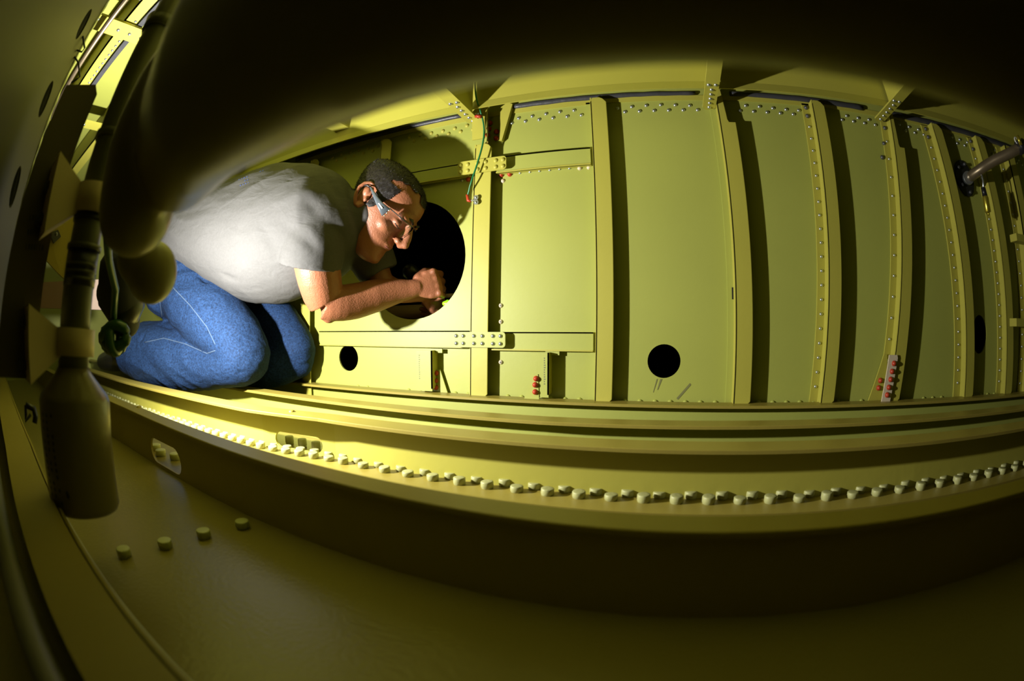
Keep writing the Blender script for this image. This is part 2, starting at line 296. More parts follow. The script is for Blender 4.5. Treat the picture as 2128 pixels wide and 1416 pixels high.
hb1 = hbar('pale green horizontal bar right of the lower riveted splice plate', -0.405 * q, -0.155 * q, -0.054 * q, -0.011 * q)
hb2 = hbar('yellow horizontal bar below the big round hole, left of the lower splice plate', -0.95 * q, -0.454 * q, -0.050 * q, -0.008 * q)
hb3 = hbar('pale green horizontal bar right of the upper yellow splice plate', -0.385 * q, -0.151 * q, 0.379 * q, 0.424 * q)
hb4 = hbar("short horizontal bar in the shadow of the man's head, left of the upper splice", -0.66 * q, -0.458 * q, 0.383 * q, 0.420 * q)
for i, x in enumerate([-0.324, -0.299, -0.275, -0.25, -0.226, -0.202]): riv(RIVS, (x, 1.0, 0.374), wall)
for x in (-0.178, -0.156): riv(RIVC, (x, 1.0, 0.372), wall, label='cream rivet')
for x in (-0.372, -0.35, -0.46): riv(RIVR, (x, 1.0, 0.373), wall, label='orange sealed rivet')
riv(RIVC, (-0.368, 1.0, 0.357), wall, label='cream rivet'); riv(RIVS, (-0.478, 1.0, 0.373), wall)
ys = 0.968
def splice(label, m, x0, x1, z0, z1, cols, zr, rm):
    r = thing('splice_plate', label, 'plate', ((x0 + x1) / 2, ys, z0)); O = r.location
    local(rbox(x0, x1, z0, z1, ys - 0.003, ys + 0.001), O).build('plate', m, r)
    for x in cols:
        for z in zr: riv(rm, (x - O[0], -0.003, z - O[2]), r)
    return r
splice('pale riveted splice plate with bright rivets below the big round hole', PANEL, -0.497 * ys, -0.361 * ys, -0.048 * ys, -0.011 * ys, [c * ys for c in (-0.488, -0.469, -0.441, -0.419, -0.392, -0.373)], [-0.0205 * ys, -0.0385 * ys], RIV)
splice('yellow riveted splice plate with painted rivets above right of the man\'s head', YEL, -0.490 * ys, -0.359 * ys, 0.387 * ys, 0.424 * ys, [c * ys for c in (-0.482, -0.462, -0.435, -0.413, -0.386, -0.367)], [0.4135 * ys, 0.3960 * ys], RIVP)
# short posts and gussets with red rivets at the wall foot
def post(label, x0, x1, gl, pts, rivs, stamp):
    r = thing('short_post', label, 'post', (x1, 1.0, -0.167)); O = r.location; t = 0.003; y = 0.966
    local(MB().box((x0, y + 0.002, -0.156), (x1, y + 0.005, -0.056)), O).build('flange', PANEL, r)
    local(MB().box((x1 - t, y + 0.002, -0.150), (x1, 1.0, -0.056)), O).build('web', YEL, r)
    local(MB().box((x1 - 0.012, 0.985, -0.062), (x1 + 0.02, 0.99, -0.052)), O).build('top_tab', PANEL, r)
    gs = MB(); gs.prism([(x, gl, z) for x, z in pts], [(x, gl + t, z) for x, z in pts]); local(gs, O).build('gusset', PANEL, r)
    for x, z in rivs: riv(RIVR, (x - O[0], gl - 1.0, z - O[2]), r, label='red sealed rivet')
    sm = MB()
    for k in range(12):
        zz = -0.068 - k * 0.0052; xx = stamp; w = random.choice((0.002, 0.0032, 0.0026)); sm.box((xx, y + 0.0015, zz - 0.0017), (xx + w, y + 0.0021, zz + 0.0012))
    local(sm, O).build('stamped_text', LINK, r)
    return r
post('short post with a red-riveted gusset below the lower horizontal bar, left of the tall stiffener', -0.585, -0.541, 0.990, [(-0.575, -0.165), (-0.575, -0.12), (-0.567, -0.108), (-0.530, -0.104), (-0.508, -0.167)], [(-0.567, -0.128), (-0.567, -0.146), (-0.540, -0.113), (-0.542, -0.132), (-0.542, -0.149)], -0.578)
post('short post with a narrow red-riveted gusset below the right horizontal bar', -0.290, -0.249, 0.966, [(-0.305, -0.161), (-0.286, -0.104), (-0.273, -0.104), (-0.270, -0.161)], [(-0.277, -0.114), (-0.279, -0.128), (-0.279, -0.144)], -0.260)
for z in (0.051, 0.013, -0.082):
    o = riv(RIVC, (-0.373, 1.0, z), wall, label='cream rivet with dark centre')
    MB().box((-0.0016, -0.0054, -0.0016), (0.0016, -0.004, 0.0016)).build('rivet_pin', DSTEEL, o)
r = thing('gusset_bracket', 'triangular gusset with seven dark red rivets at the foot of the leaning stiffener', 'bracket', (0.57, 1.0, -0.168)); O = r.location
g1 = MB(); g1.prism([(0.514, 0.992, -0.167), (0.556, 0.992, -0.055), (0.566, 0.992, -0.055), (0.566, 0.992, -0.167)], [(0.514, 0.996, -0.167), (0.556, 0.996, -0.055), (0.566, 0.996, -0.055), (0.566, 0.996, -0.167)]); local(g1, O).build('side_plate', YEL, r)
g2 = MB(); g2.prism([(0.542, 0.966, -0.165), (0.558, 0.966, -0.055), (0.583, 0.966, -0.055), (0.585, 0.966, -0.062), (0.568, 0.966, -0.165)], [(0.542, 0.9695, -0.165), (0.558, 0.9695, -0.055), (0.583, 0.9695, -0.055), (0.585, 0.9695, -0.062), (0.568, 0.9695, -0.165)]); local(g2, O).build('front_plate', CREAM, r)
for x, z in ((0.573, -0.074), (0.568, -0.092), (0.565, -0.11), (0.561, -0.128), (0.558, -0.145)): riv(RIVR, (x - O[0], -0.034, z - O[2]), r, label='dark red rivet')
for x, z in ((0.548, -0.115), (0.544, -0.132)): riv(RIVR, (x - O[0], -0.008, z - O[2]), r, label='dark red rivet')

# bracket with red rivets at the top of the tall stiffener by the green wire
r = thing('hanger_bracket', 'folded hanger bracket with orange-red rivets at the wall top behind the green wire', 'bracket', (-0.39, 1.0, 0.455)); O = r.location
b1 = MB(); b1.prism([(-0.432, 0.955, 0.462), (-0.400, 0.955, 0.462), (-0.392, 0.955, 0.56), (-0.436, 0.955, 0.56)], [(-0.432, 0.959, 0.462), (-0.400, 0.959, 0.462), (-0.392, 0.959, 0.56), (-0.436, 0.959, 0.56)])
local(b1, O).build('front_leaf', YEL, r)
b2 = MB(); b2.prism([(-0.396, 0.96, 0.455), (-0.392, 0.96, 0.455), (-0.392, 0.96, 0.56), (-0.396, 0.96, 0.56)], [(-0.412, 0.999, 0.455), (-0.408, 0.999, 0.455), (-0.408, 0.999, 0.56), (-0.412, 0.999, 0.56)]); local(b2, O).build('side_leaf', TANP, r)
b3 = MB(); b3.prism([(-0.372, 0.985, 0.462), (-0.366, 0.985, 0.462), (-0.338, 0.985, 0.565), (-0.352, 0.985, 0.572), (-0.37, 0.985, 0.56)], [(-0.372, 0.999, 0.462), (-0.366, 0.999, 0.462), (-0.338, 0.999, 0.565), (-0.352, 0.999, 0.572), (-0.37, 0.999, 0.56)]); local(b3, O).build('rear_gusset', YEL, r)
for x, z in ((-0.402, 0.524), (-0.405, 0.507), (-0.408, 0.489), (-0.384, 0.495), (-0.385, 0.476)): riv(RIVR, (x - O[0], -0.004, z - O[2]), r, label='orange-red sealed rivet')

# ------------------------------------------------------------------ top edge beam, ceiling straps and ceiling stringers
r = thing('edge_beam', 'yellow lipped edge beam running along the top of the back wall', 'beam', (0, 0.93, 0.535)); O = r.location
local(MB().box((XL, 0.930, 0.553), (XR, 0.934, ZS)), O).build('web', YEL, r)
lip = MB(); lip.prism([(XL, 0.922, 0.5345), (XL, 0.926, 0.5345), (XL, 0.934, 0.556), (XL, 0.929, 0.556)], [(XR, 0.922, 0.5345), (XR, 0.926, 0.5345), (XR, 0.934, 0.556), (XR, 0.929, 0.556)]); local(lip, O).build('lip', YEL, r)
for i in range(16): riv(RIVS, (0.80 + i * 0.035, -0.0, 0.625 - O[2]), r)
def strap(label, x, y1, w, z=0.52, nr=5, zt=0.0):
    y0 = YB; r = thing('ceiling_strap', label, 'strap', (x, y1, z), 'ceiling straps'); O = r.location; c = w * 0.3
    P = [(x - w / 2, y0), (x + w / 2, y0), (x + w / 2, y1 - c), (x + w / 2 - c, y1), (x - w / 2 + c, y1), (x - w / 2, y1 - c)]
    local(MB().prism([(a, b, z) for a, b in P], [(a, b, z + 0.004) for a, b in P]), O).build('plate', YEL, r)
    local(MB().box((x + w / 2 - 0.003, y0, z + 0.004), (x + w / 2, 0.92, ZS)), O).build('web', YEL, r)
    for i in range(nr):
        riv(RIV, (0.0, -0.014 - i * 0.022, 0.0), r, FACEDN)
    for i in range(nr, nr + 2): riv(RIV, ((-0.25 if i % 2 else 0.25) * w, -0.014 - nr * 0.022, 0), r, FACEDN)
    return r
strap('riveted ceiling strap ending above the head of the green wire', -0.435, 0.975, 0.034)
strap('riveted ceiling strap at the middle of the wall top above the notched stiffener', 0.145, 1.0, 0.032, z=0.516)
strap('riveted ceiling strap at the right above the leaning stiffener with the red-riveted gusset', 0.620, 0.985, 0.034)
def ystrap(label, x, w, z, n=9):
    r = thing('ceiling_strap', label, 'strap', (x, 0.16, z), 'ceiling straps'); O = r.location
    local(MB().box((x - w / 2, YB, z), (x + w / 2, 0.95, z + 0.005)), O).build('plate', YEL, r)
    for i in range(n): riv(RIV, ((-0.2, 0.22)[i % 2] * w if i in (0, 1, 7, 8) else 0, -0.10 + i * 0.032, 0), r, FACEDN)
    return r
ystrap('ceiling strap with bright rivets crossing the thin brown pipe in the top left corner', -0.84, 0.055, ZC - 0.008)
ystrap('plain ceiling strap lower in the top left gap, half hidden by the dark plate', -1.33, 0.05, ZC - 0.008, 7)
def cstringer(label, y, w, riv_y, x0=XL, x1=XR):
    r = thing('ceiling_stringer', label, 'stringer', (0, y, ZC), 'ceiling stringers'); O = r.location
    local(MB().box((x0, y, ZC), (x1, y + w, ZC + 0.004)), O).build('flange', YEL, r); local(MB().box((x0, y, ZC), (x1, y + 0.004, ZS)), O).build('web', YEL, r)
    if riv_y:
        for i in range(46): riv(RIVS, (-1.75 + i * 0.021, riv_y, 0), r, FACEDN)
    return r
cstringer('yellow ceiling stringer with a row of rivets seen in the top left gap', 0.155, 0.032, 0.026)
cstringer('yellow ceiling stringer at the far left edge of the top left gap', 0.045, 0.03, None)
cstringer('ceiling stringer hidden above the big dark duct', 0.33, 0.04, None)
cstringer('ceiling stringer between the duct and the edge beam', 0.62, 0.04, None)
MB().box((XL, 0.192, ZC - 0.001), (XR, 0.205, ZS)).build('ceiling_sealant', SEAL, label='grey sealant strip beside the riveted ceiling stringer in the top left gap', cat='sealant')
MB().tube([(-2.6, 0.118, 0.55), (-1.6, 0.112, 0.55), (-0.3, 0.118, 0.55)], 0.0065, n=12).build('thin_pipe', PIPEM, label='thin brown pipe running along the ceiling in the top left corner', cat='pipe')
# electrical clamp block at the very top
r = thing('terminal_block', 'dark terminal block with silver cables at the top edge, left of the green-grey pipe', 'terminal block', (-0.62, 0.145, 0.56)); O = r.location
local(MB().box((-0.69, 0.10, 0.565), (-0.58, 0.20, 0.60)), O).build('base', DARKM, r)
for k in range(4): local(MB().tube([(-0.70 + 0.0, 0.125 + k * 0.006, 0.555), (-0.60, 0.125 + k * 0.006, 0.552)], 0.0028, n=8), O).build('cable', STEEL, r)

# ------------------------------------------------------------------ floor stringers running along X
def poly_x(mb, sec0, sec1, x0, x1): return mb.prism([(x0, y, z) for y, z in sec0], [(x1, y, z) for y, z in sec1])
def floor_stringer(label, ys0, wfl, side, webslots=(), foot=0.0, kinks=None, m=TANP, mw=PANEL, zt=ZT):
    # ys0: list of (x, y_front); side=+1 web under the rear edge, -1 web under the front edge
    r = thing('floor_stringer', label, 'stringer', (0, ys0[len(ys0) // 2][1], ZF), 'floor stringers'); O = r.location
    fl = MB(); wb = MB(); ft = MB(); t = 0.0045
    for (xa, ya), (xb, yb) in zip(ys0[:-1], ys0[1:]):
        S = lambda y: [(y, zt - 0.006), (y, zt - 0.001), (y + 0.001, zt), (y + wfl, zt), (y + wfl, zt - t), (y + 0.004, zt - t)]
        poly_x(fl, S(ya), S(yb), xa, xb)
        wy = lambda y: y + (wfl - t if side > 0 else 0.003)
        sl = [s_ for s_ in webslots if xa < s_[0] < xb]
        f0 = lambda x, z, o=0: (x, wy(ya + (yb - ya) * (x - xa) / (xb - xa)) + o, z)
        if sl:
            w1 = holed([(xa, ZF), (xb, ZF), (xb, zt - t), (xa, zt - t)], [slot(*s_) for s_ in sl], lambda x, z: f0(x, z), lambda x, z: f0(x, z, t)); wb.add(w1.v, w1.f)
        else: wb.prism([f0(xa, ZF), f0(xb, ZF), f0(xb, zt - t), f0(xa, zt - t)], [f0(xa, ZF, t), f0(xb, ZF, t), f0(xb, zt - t, t), f0(xa, zt - t, t)])
        if foot:
            F = lambda y: [(wy(y) - foot, ZF), (wy(y) - foot, ZF + 0.004), (wy(y), ZF + 0.004), (wy(y), ZF)]
            poly_x(ft, F(ya), F(yb), xa, xb)
    local(fl, O).build('flange', m, r); local(wb, O).build('web', mw, r)
    if foot: local(ft, O).build('foot', m, r)
    return r, O
floor_stringer('floor stringer nearest the back wall', [(XL, 0.945), (XR, 0.94)], 0.045, 1, foot=0.04)
floor_stringer('second floor stringer from the back wall, with a plain edge', [(XL, 0.80), (-1.2, 0.755), (-0.2, 0.735), (0.3, 0.748), (XR, 0.765)], 0.045, 1, foot=0.045)
s3, O3 = floor_stringer('floor stringer before the man\'s knee with slotted web and double fastener row', [(XL, 0.585), (-1.5, 0.555), (-0.76, 0.562), (-0.57, 0.588), (-0.1, 0.590), (0.45, 0.591), (XR, 0.607)], 0.048, 1, webslots=[(-0.725, -0.600, -0.240, -0.208)], foot=0.06, mw=YEL)
s3f = lambda x: float(np.interp(x, [XL, -1.5, -0.76, -0.57, -0.1, 0.45, XR], [0.585, 0.555, 0.562, 0.588, 0.590, 0.591, 0.607]))
i = 0
x = -2.05
while x < 0.92:
    sc = 1.0
    for k, dy in enumerate((0.026, 0.046)):
        xx = x + (0 if k == 0 else 0.022); o = link('fastener', PILL, s3); o.location = (xx - O3[0], s3f(xx) + dy - O3[1], 0.004); o.rotation_euler = (random.uniform(-.05, .05), random.uniform(-.05, .05), random.random() * 6); o.scale = (sc, sc, random.uniform(0.85, 1.15))
    x += 0.0475 if x > -0.55 else 0.036
# fastener heads seen through the slot, beyond the web
for k in range(4):
    o = link('fastener', PILL, s3); o.location = (-0.74 + k * 0.042 - O3[0], 0.665 - O3[1], 0.002); o.scale = (1, 1, 1.6)
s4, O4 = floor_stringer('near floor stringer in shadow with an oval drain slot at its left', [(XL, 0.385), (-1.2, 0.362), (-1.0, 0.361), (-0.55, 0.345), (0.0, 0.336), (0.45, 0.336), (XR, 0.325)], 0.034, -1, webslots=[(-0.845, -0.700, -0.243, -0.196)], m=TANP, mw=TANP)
riv(dome_mesh('flange_rivet', TANP, 0.007, 0.004), (-0.97, 0.392 - O4[1], ZT - ZF), s4, FACEUP)
riv(dome_mesh('flange_rivet', TANP, 0.007, 0.004), (-0.66, s3f(-0.66) + 0.03 - O3[1], ZT - ZF), s3, FACEUP)
for k in range(4):
    o = link('fastener', PILLB, s4); o.location = (-0.985 + k * 0.05, (0.398, 0.41)[k % 2] - O4[1], 0.0)
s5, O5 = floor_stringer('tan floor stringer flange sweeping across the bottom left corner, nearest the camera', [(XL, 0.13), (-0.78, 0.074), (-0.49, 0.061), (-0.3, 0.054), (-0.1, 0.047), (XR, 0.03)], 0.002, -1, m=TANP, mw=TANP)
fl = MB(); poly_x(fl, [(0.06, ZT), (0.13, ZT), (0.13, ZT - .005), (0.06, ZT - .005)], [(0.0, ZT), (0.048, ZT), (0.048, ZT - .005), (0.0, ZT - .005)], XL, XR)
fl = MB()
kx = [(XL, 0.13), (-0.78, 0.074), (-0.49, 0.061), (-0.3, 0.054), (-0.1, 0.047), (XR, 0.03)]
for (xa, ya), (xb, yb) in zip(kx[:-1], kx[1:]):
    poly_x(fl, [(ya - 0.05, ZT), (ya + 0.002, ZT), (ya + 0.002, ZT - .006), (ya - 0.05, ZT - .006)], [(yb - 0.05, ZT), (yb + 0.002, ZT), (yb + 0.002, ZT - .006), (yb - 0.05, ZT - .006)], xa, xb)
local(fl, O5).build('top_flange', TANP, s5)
MB().tube([(-2.2, 0.04, -0.165), (-0.6, -0.012, -0.172), (-0.3, -0.022, -0.172), (0.3, -0.04, -0.172)], 0.012, n=14).build('grey_hose', mat('grey_hose', (0.16, 0.15, 0.09), 0.5), label='grey hose lying along the bottom left corner beside the tan flange', cat='hose')
# sealant fillet at the floor along the near flange
MB().tube([(-2.0, 0.125, ZF + 0.002), (-0.8, 0.095, ZF + 0.002), (-0.3, 0.078, ZF + 0.002), (0.4, 0.065, ZF + 0.002)], 0.006, 0.012, n=10).build('floor_sealant', mat('pale_sealant', (0.36, 0.34, 0.17), 0.4), label='pale sealant fillet on the floor beside the tan near flange', cat='sealant')
for k, (px, py) in enumerate(((260, 1156), (345, 1138), (425, 1117), (505, 1097))):
    p = atZ(px, py, ZF); o = link('bolt_head', PILLB, None, 'large painted fastener head on the near floor, ' + ('closest to the hanging canister', 'second from the hanging canister', 'third from the hanging canister', 'half lost in shadow')[k], 'fastener', 'large fasteners on the near floor', None, (p[0], p[1], ZF))
    o.scale = (0.8, 0.8, 0.8)

# stains on the wall: greasy streaks below the small hole
st = MB()
for pts in ([(-0.012, -0.112), (-0.009, -0.112), (-0.018, -0.142), (-0.019, -0.142)], [(-0.004, -0.112), (0.001, -0.112), (-0.008, -0.136), (-0.010, -0.136)], [(0.066, -0.124), (0.063, -0.120), (0.034, -0.154), (0.038, -0.157)]):
    st.add([(x, 0.9994, z) for x, z in pts], [(0, 1, 2, 3)])
st.build('grease_streak', mat('grease', (0.20, 0.20, 0.07), 0.5), wall)

# ------------------------------------------------------------------ big dark duct overhead with hanging lobe
def remeshed(mb, voxel, smooth=6, name='m', m=None, fac=0.5):
    me = mb.mesh('tmp', m); o = bpy.data.objects.new('tmp', me); COL.objects.link(o)
    a = o.modifiers.new('r', 'REMESH'); a.mode = 'VOXEL'; a.voxel_size = voxel; a.use_smooth_shade = True
    b = o.modifiers.new('s', 'SMOOTH'); b.iterations = smooth; b.factor = fac
    dg = bpy.context.evaluated_depsgraph_get(); ev = o.evaluated_get(dg); out = bpy.data.meshes.new_from_object(ev); out.name = name
    bpy.data.objects.remove(o); bpy.data.meshes.remove(me)
    if not out.materials: out.materials.append(m)
    return out
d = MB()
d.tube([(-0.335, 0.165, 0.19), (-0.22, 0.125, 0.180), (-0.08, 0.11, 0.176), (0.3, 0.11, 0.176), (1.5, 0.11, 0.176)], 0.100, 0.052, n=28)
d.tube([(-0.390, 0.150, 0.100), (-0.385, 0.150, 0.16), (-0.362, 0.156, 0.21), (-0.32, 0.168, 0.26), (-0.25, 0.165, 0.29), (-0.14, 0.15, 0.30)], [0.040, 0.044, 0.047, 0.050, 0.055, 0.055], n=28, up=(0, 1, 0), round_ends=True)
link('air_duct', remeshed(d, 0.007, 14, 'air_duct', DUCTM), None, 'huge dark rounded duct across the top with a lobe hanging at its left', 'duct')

# ------------------------------------------------------------------ left: vertical pipe, canister, clamps, dark plate, panel
def P_(z, x=-0.5): return Vector((x, 0.1235 + 0.085 * (z - 0.04), z))
r = thing('fuel_pipe', 'dark vertical pipe with a bell-shaped canister at its foot, at the left', 'pipe', tuple(P_(-0.175))); O = r.location
local(MB().tube([P_(-0.06), P_(0.08), P_(0.3), P_(ZS)], 0.0195, n=24, up=(0, 1, 0)), O).build('tube', GPIPE, r)
local(MB().tube([P_(z) for z in (-0.177, -0.172, -0.10, -0.066, -0.060, -0.040, -0.034)], [0.043, 0.0455, 0.0455, 0.0455, 0.043, 0.024, 0.0205], n=36, up=(0, 1, 0)), O).build('canister', mat('olive_canister', (0.17, 0.14, 0.05), 0.30, var=0.15, scale=18, bump=0.15, bscale=150), r, label='bell-shaped olive canister')
for z0, z1, rr, mm in ((0.083, 0.088, 0.0225, GPIPE), (0.205, 0.213, 0.0225, GPIPE), (0.36, 0.376, 0.0235, GPIPE), (0.112, 0.119, 0.0215, BLACKP), (0.046, 0.082, 0.0205, BLACKP)):
    local(MB().tube([P_(z0), P_(z1)], rr, n=24, up=(0, 1, 0)), O).build('pipe_band', mm, r)
for k in range(3): local(MB().tube([P_(0.052 + k * 0.007), P_(0.0545 + k * 0.007)], 0.0208, n=24, up=(0, 1, 0)), O).build('pale_stripe', GPIPE, r)
c = P_(-0.15); nx = Vector((0.75, -0.62, 0)).normalized()
local(MB().ball(c + nx * 0.0452, (0.0035, 0.0012, 0.0042)), O).build('vent_hole', BLACK, r)
tx = MB()
for k in range(14):
    for j in (0, 1, 2):
        if random.random() < 0.75:
            a = math.radians(-75 + j * 11); p = P_(-0.075 - k * 0.0065); q0 = p + Vector((math.cos(a), math.sin(a), 0)) * 0.0458; tn = Vector((-math.sin(a), math.cos(a), 0)) * 0.0016
            tx.add([q0 - tn + Vector((0, 0, .0018)), q0 + tn + Vector((0, 0, .0018)), q0 + tn - Vector((0, 0, .0018)), q0 - tn - Vector((0, 0, .0018))], [(0, 1, 2, 3)])
local(tx, O).build('stamped_text', INK, r)
for z, hh in ((-0.009, 0.027), (0.135, 0.030)):
    r2 = thing('pipe_clamp', 'cream nylon clamp holding the dark pipe just above the canister' if z < 0.1 else 'cream nylon clamp holding the dark pipe half way up, below the gap to the ceiling', 'clamp', tuple(P_(z)), 'cream pipe clamps'); O2 = r2.location; c = P_(z)
    local(MB().tube([P_(z - hh / 2), P_(z + hh / 2)], 0.0262, n=28, up=(0, 1, 0)), O2).build('collar', NYLON, r2)
    wd = MB(); y0 = c[1] - 0.018; y1 = c[1] - 0.062
    wd.prism([(-0.507, y0, z - hh * .45), (-0.493, y0, z - hh * .45), (-0.493, y0, z + hh * .45), (-0.507, y0, z + hh * .45)], [(-0.535, y1, z - hh * 1.35), (-0.480, y1, z - hh * 1.35), (-0.480, y1, z + hh * 1.35), (-0.535, y1, z + hh * 1.35)]); local(wd, O2).build('flared_base', NYLON, r2)
# dark mounting plate
r = thing('mounting_plate', 'tall dark mounting plate with bolts to which the cream clamps are fixed, at the left', 'plate', (-0.53, 0.05, -0.045)); O = r.location
def PY_(z): return 0.077 + 0.105 * (z + 0.0) 
pl = [(-0.04, PY_(-0.045) - 0.055), (-0.045, PY_(-0.045) - 0.004), (-0.035, PY_(-0.04)), (0.27, PY_(0.27)), (0.282, PY_(0.27) - 0.007), (0.272, PY_(0.27) - 0.05)]
local(MB().prism([(-0.540, y, z) for z, y in pl], [(-0.530, y, z) for z, y in pl]), O).build('plate', DARKM, r)
for z in (-0.03, 0.012, 0.115, 0.150):
    b = MB(); c = Vector((-0.527, PY_(z) - 0.022, z)); b.tube([c, c + Vector((0.008, 0, 0))], 0.0075, n=6); b.tube([c + Vector((0.008, 0, 0)), c + Vector((0.015, 0, 0))], 0.004, n=10); local(b, O).build('bolt', DSTEEL, r)
tx = MB()
for row in (0.085, 0.10, 0.115):
    for k in range(7):
        y = PY_(0.1) - 0.035 + k * 0.0038; tx.box((-0.5299, y, row), (-0.5296, y + random.choice((0.0012, 0.0024)), row + 0.006))
local(tx, O).build('stamped_text', INK, r)
# bead edged sheet panel with slot holes at the far left
A = Vector((-0.63, 0.036, 0)); B = Vector((-0.10, -0.15, 0)); Lp = (B - A).length; Dp = (B - A).normalized()
pm = lambda u, z, o=0: tuple(A + Dp * u + Vector((0, 0.085 * (z - 0.05), 0)) + Vector((-Dp[1], Dp[0], 0)) * o + Vector((0, 0, z)))
pan = thing('slotted_panel', 'blurred tan sheet panel with dark slots and a glinting beaded edge at the far left', 'panel', (-0.5, 0, 0)); O = pan.location
hl = [slot(0.055, 0.075, -0.05, -0.02)[:0] or [(0.06 + 0.016 * math.cos(a), z + 0.024 * math.sin(a)) for a in np.linspace(0, 2 * math.pi, 17)[:-1]] for z in (0.05, 0.16, 0.27, 0.385, 0.50)]
hl2 = [[(0.115 + 0.016 * math.cos(a), z + 0.024 * math.sin(a)) for a in np.linspace(0, 2 * math.pi, 17)[:-1]] for z in (0.05, 0.16, 0.27, 0.385, 0.50)]
pw = holed([(0, -0.04), (Lp, -0.04), (Lp, ZS), (0, ZS)], hl, lambda u, z: pm(u, z), lambda u, z: pm(u, z, -0.003)); local(pw, O).build('sheet', mat('dull_olive_sheet', (0.075, 0.065, 0.022), 0.5, var=0.15), pan)
bk2 = MB(); bk2.prism([pm(0.012, -0.04, -0.012), pm(Lp, -0.04, -0.012), pm(Lp, ZS, -0.012), pm(0.012, ZS, -0.012)], [pm(0.012, -0.04, -0.015), pm(Lp, -0.04, -0.015), pm(Lp, ZS, -0.015), pm(0.012, ZS, -0.015)]); local(bk2, O).build('slot_shade_sheet', BLACK, pan)  # added black sheet behind the slots, standing in for shade inside them
bd = MB(); n = 150
pth = [Vector(pm(0.0, -0.04 + (ZS + 0.04) * i / n, 0)) for i in range(n + 1)]
bd.tube(pth, [0.0022 + 0.0013 * (0.5 + 0.5 * math.sin(i * 0.9)) for i in range(n + 1)], n=8, up=(0, 1, 0)); local(bd, O).build('beaded_edge', STEEL, pan, label='glinting metal beaded edge')
# loose lacing cord by the beaded edge
for k, (pts, lab) in enumerate((([(172, 75), (176, 100), (170, 108), (155, 103)], 'upper loop of black lacing cord by the beaded edge at the top left'), ([(150, 112), (163, 130), (166, 160), (158, 166), (148, 172)], 'lower loop of black lacing cord by the beaded edge at the top left'))):
    MB().tube([atR(x, y, 0.72) for x, y in pts], 0.0016, n=6).build('lacing_cord', BLACKP, label=lab, cat='cord')
# fitting plate far behind the clamps
r = tag(thing('trim_1', None, None, (-1.0, 0.2, 0.1)), kind='structure'); O = r.location
fp = [atR(85, 410, 1.0), atR(165, 405, 1.0), atR(160, 600, 1.0), atR(128, 575, 1.0), atR(86, 530, 1.0)]
bk = [p + Vector((-0.008, 0, 0)) for p in fp]; local(MB().prism(fp, bk), O).build('plate', TANP, r)
wq = [atR(103, 483, 0.99), atR(121, 478, 0.99), atR(127, 492, 0.99), atR(112, 506, 0.99)]; local(MB().prism(wq, [p + Vector((-0.01, 0, 0)) for p in wq]), O).build('square_washer', DSTEEL, r)
local(MB().ball(atR(117, 487, 0.98), 0.004), O).build('bolt', DSTEEL, r)
r = tag(thing('trim_2', None, None, tuple(atR(105, 610, 1.5))), kind='structure')
q4 = [atR(70, 588, 1.5), atR(235, 580, 1.5), atR(235, 645, 1.5), atR(70, 640, 1.5)]; local(MB().prism(q4, [p + Vector((-0.02, 0, 0)) for p in q4]), r.location).build('plate', mat('brown_tan', (0.10, 0.055, 0.025), 0.6), r)
# second pipe behind, hanging from the ceiling beside the duct: green-grey with a collar
r = thing('ceiling_pipe', 'thick green-grey pipe with a collar descending from the top edge beside the dark duct', 'pipe', tuple(atR(345, 30, 0.8))); O = r.location
cp = [atR(375, -45, 0.72), atR(333, 55, 0.66), atR(296, 130, 0.62), atR(245, 240, 0.58), atR(210, 340, 0.55), atR(190, 420, 0.54)]
# ease towards a straight pipe
a0, a1 = cp[0], cp[-1]; cp = [a0.lerp(a1, t) * 0.0 + cp[i] for i, t in enumerate(np.linspace(0, 1, 6))]
local(MB().tube(cp, 0.0165, n=24, up=(0, 1, 0)), O).build('tube', GPIPE, r)
c0 = atR(333, 38, 0.668); c1 = atR(322, 68, 0.652); local(MB().tube([c0, c1], 0.0205, n=24, up=(0, 1, 0)), O).build('collar', mat('olive_collar', (0.32, 0.30, 0.08), 0.4), r)
# black clip on the floor by the canister
r = thing('cable_clip', 'small black spring clip on the floor left of the canister', 'clip', tuple(atR(62, 862, 0.62))); O = r.location
ck = [atR(x, y, 0.62) for x, y in ((53, 842), (70, 850), (74, 866), (72, 880))]; local(MB().tube(ck, 0.004, n=8), O).build('jaw', BLACKP, r)
ck = [atR(x, y, 0.62) for x, y in ((53, 842), (54, 862), (52, 876), (64, 862))]; local(MB().tube(ck, 0.0022, n=8), O).build('handle', BLACKP, r)

# ------------------------------------------------------------------ the work light (flash head) between camera and man, with its cord
r = thing('work_light', 'black work light head hanging below the duct lobe, facing the man', 'light', tuple(LAMP)); O = r.location
sd = Vector((LAMP[0], LAMP[1], 0)).normalized(); bk = Vector((0.45, -0.88, 0.12)).normalized()
c0 = Vector(LAMP) + bk * 0.045
local(MB().tube([c0, c0 + bk * 0.05], [0.034, 0.026], n=20), O).build('housing', BLACKP, r)
local(MB().tube([atR(245, 560, 0.72), atR(250, 615, 0.74), atR(262, 668, 0.76)], [0.034, 0.042, 0.026], n=16, up=(0, 1, 0), round_ends=True), O).build('battery_pack', BLACK, r)
local(MB().tube([atR(262, 590, 0.74), atR(262, 640, 0.74), atR(268, 668, 0.76)], [0.030, 0.034, 0.018], n=14, up=(0, 1, 0)), O).build('grip', BLACKP, r)
# yellow bracket with rounded end under the lobe
bm_ = MB(); bm_.ball(atR(316, 566, 0.50), (0.030, 0.030, 0.033), 24, 16); bm_.tube([atR(316, 566, 0.50), atR(285, 540, 0.52)], [0.03, 0.026], n=20, round_ends=True)
link('padded_bracket', remeshed(bm_, 0.003, 6, 'padded_bracket', DUCTM), None, 'yellow rounded bracket end just below the duct lobe, in front of the blue jeans', 'bracket')
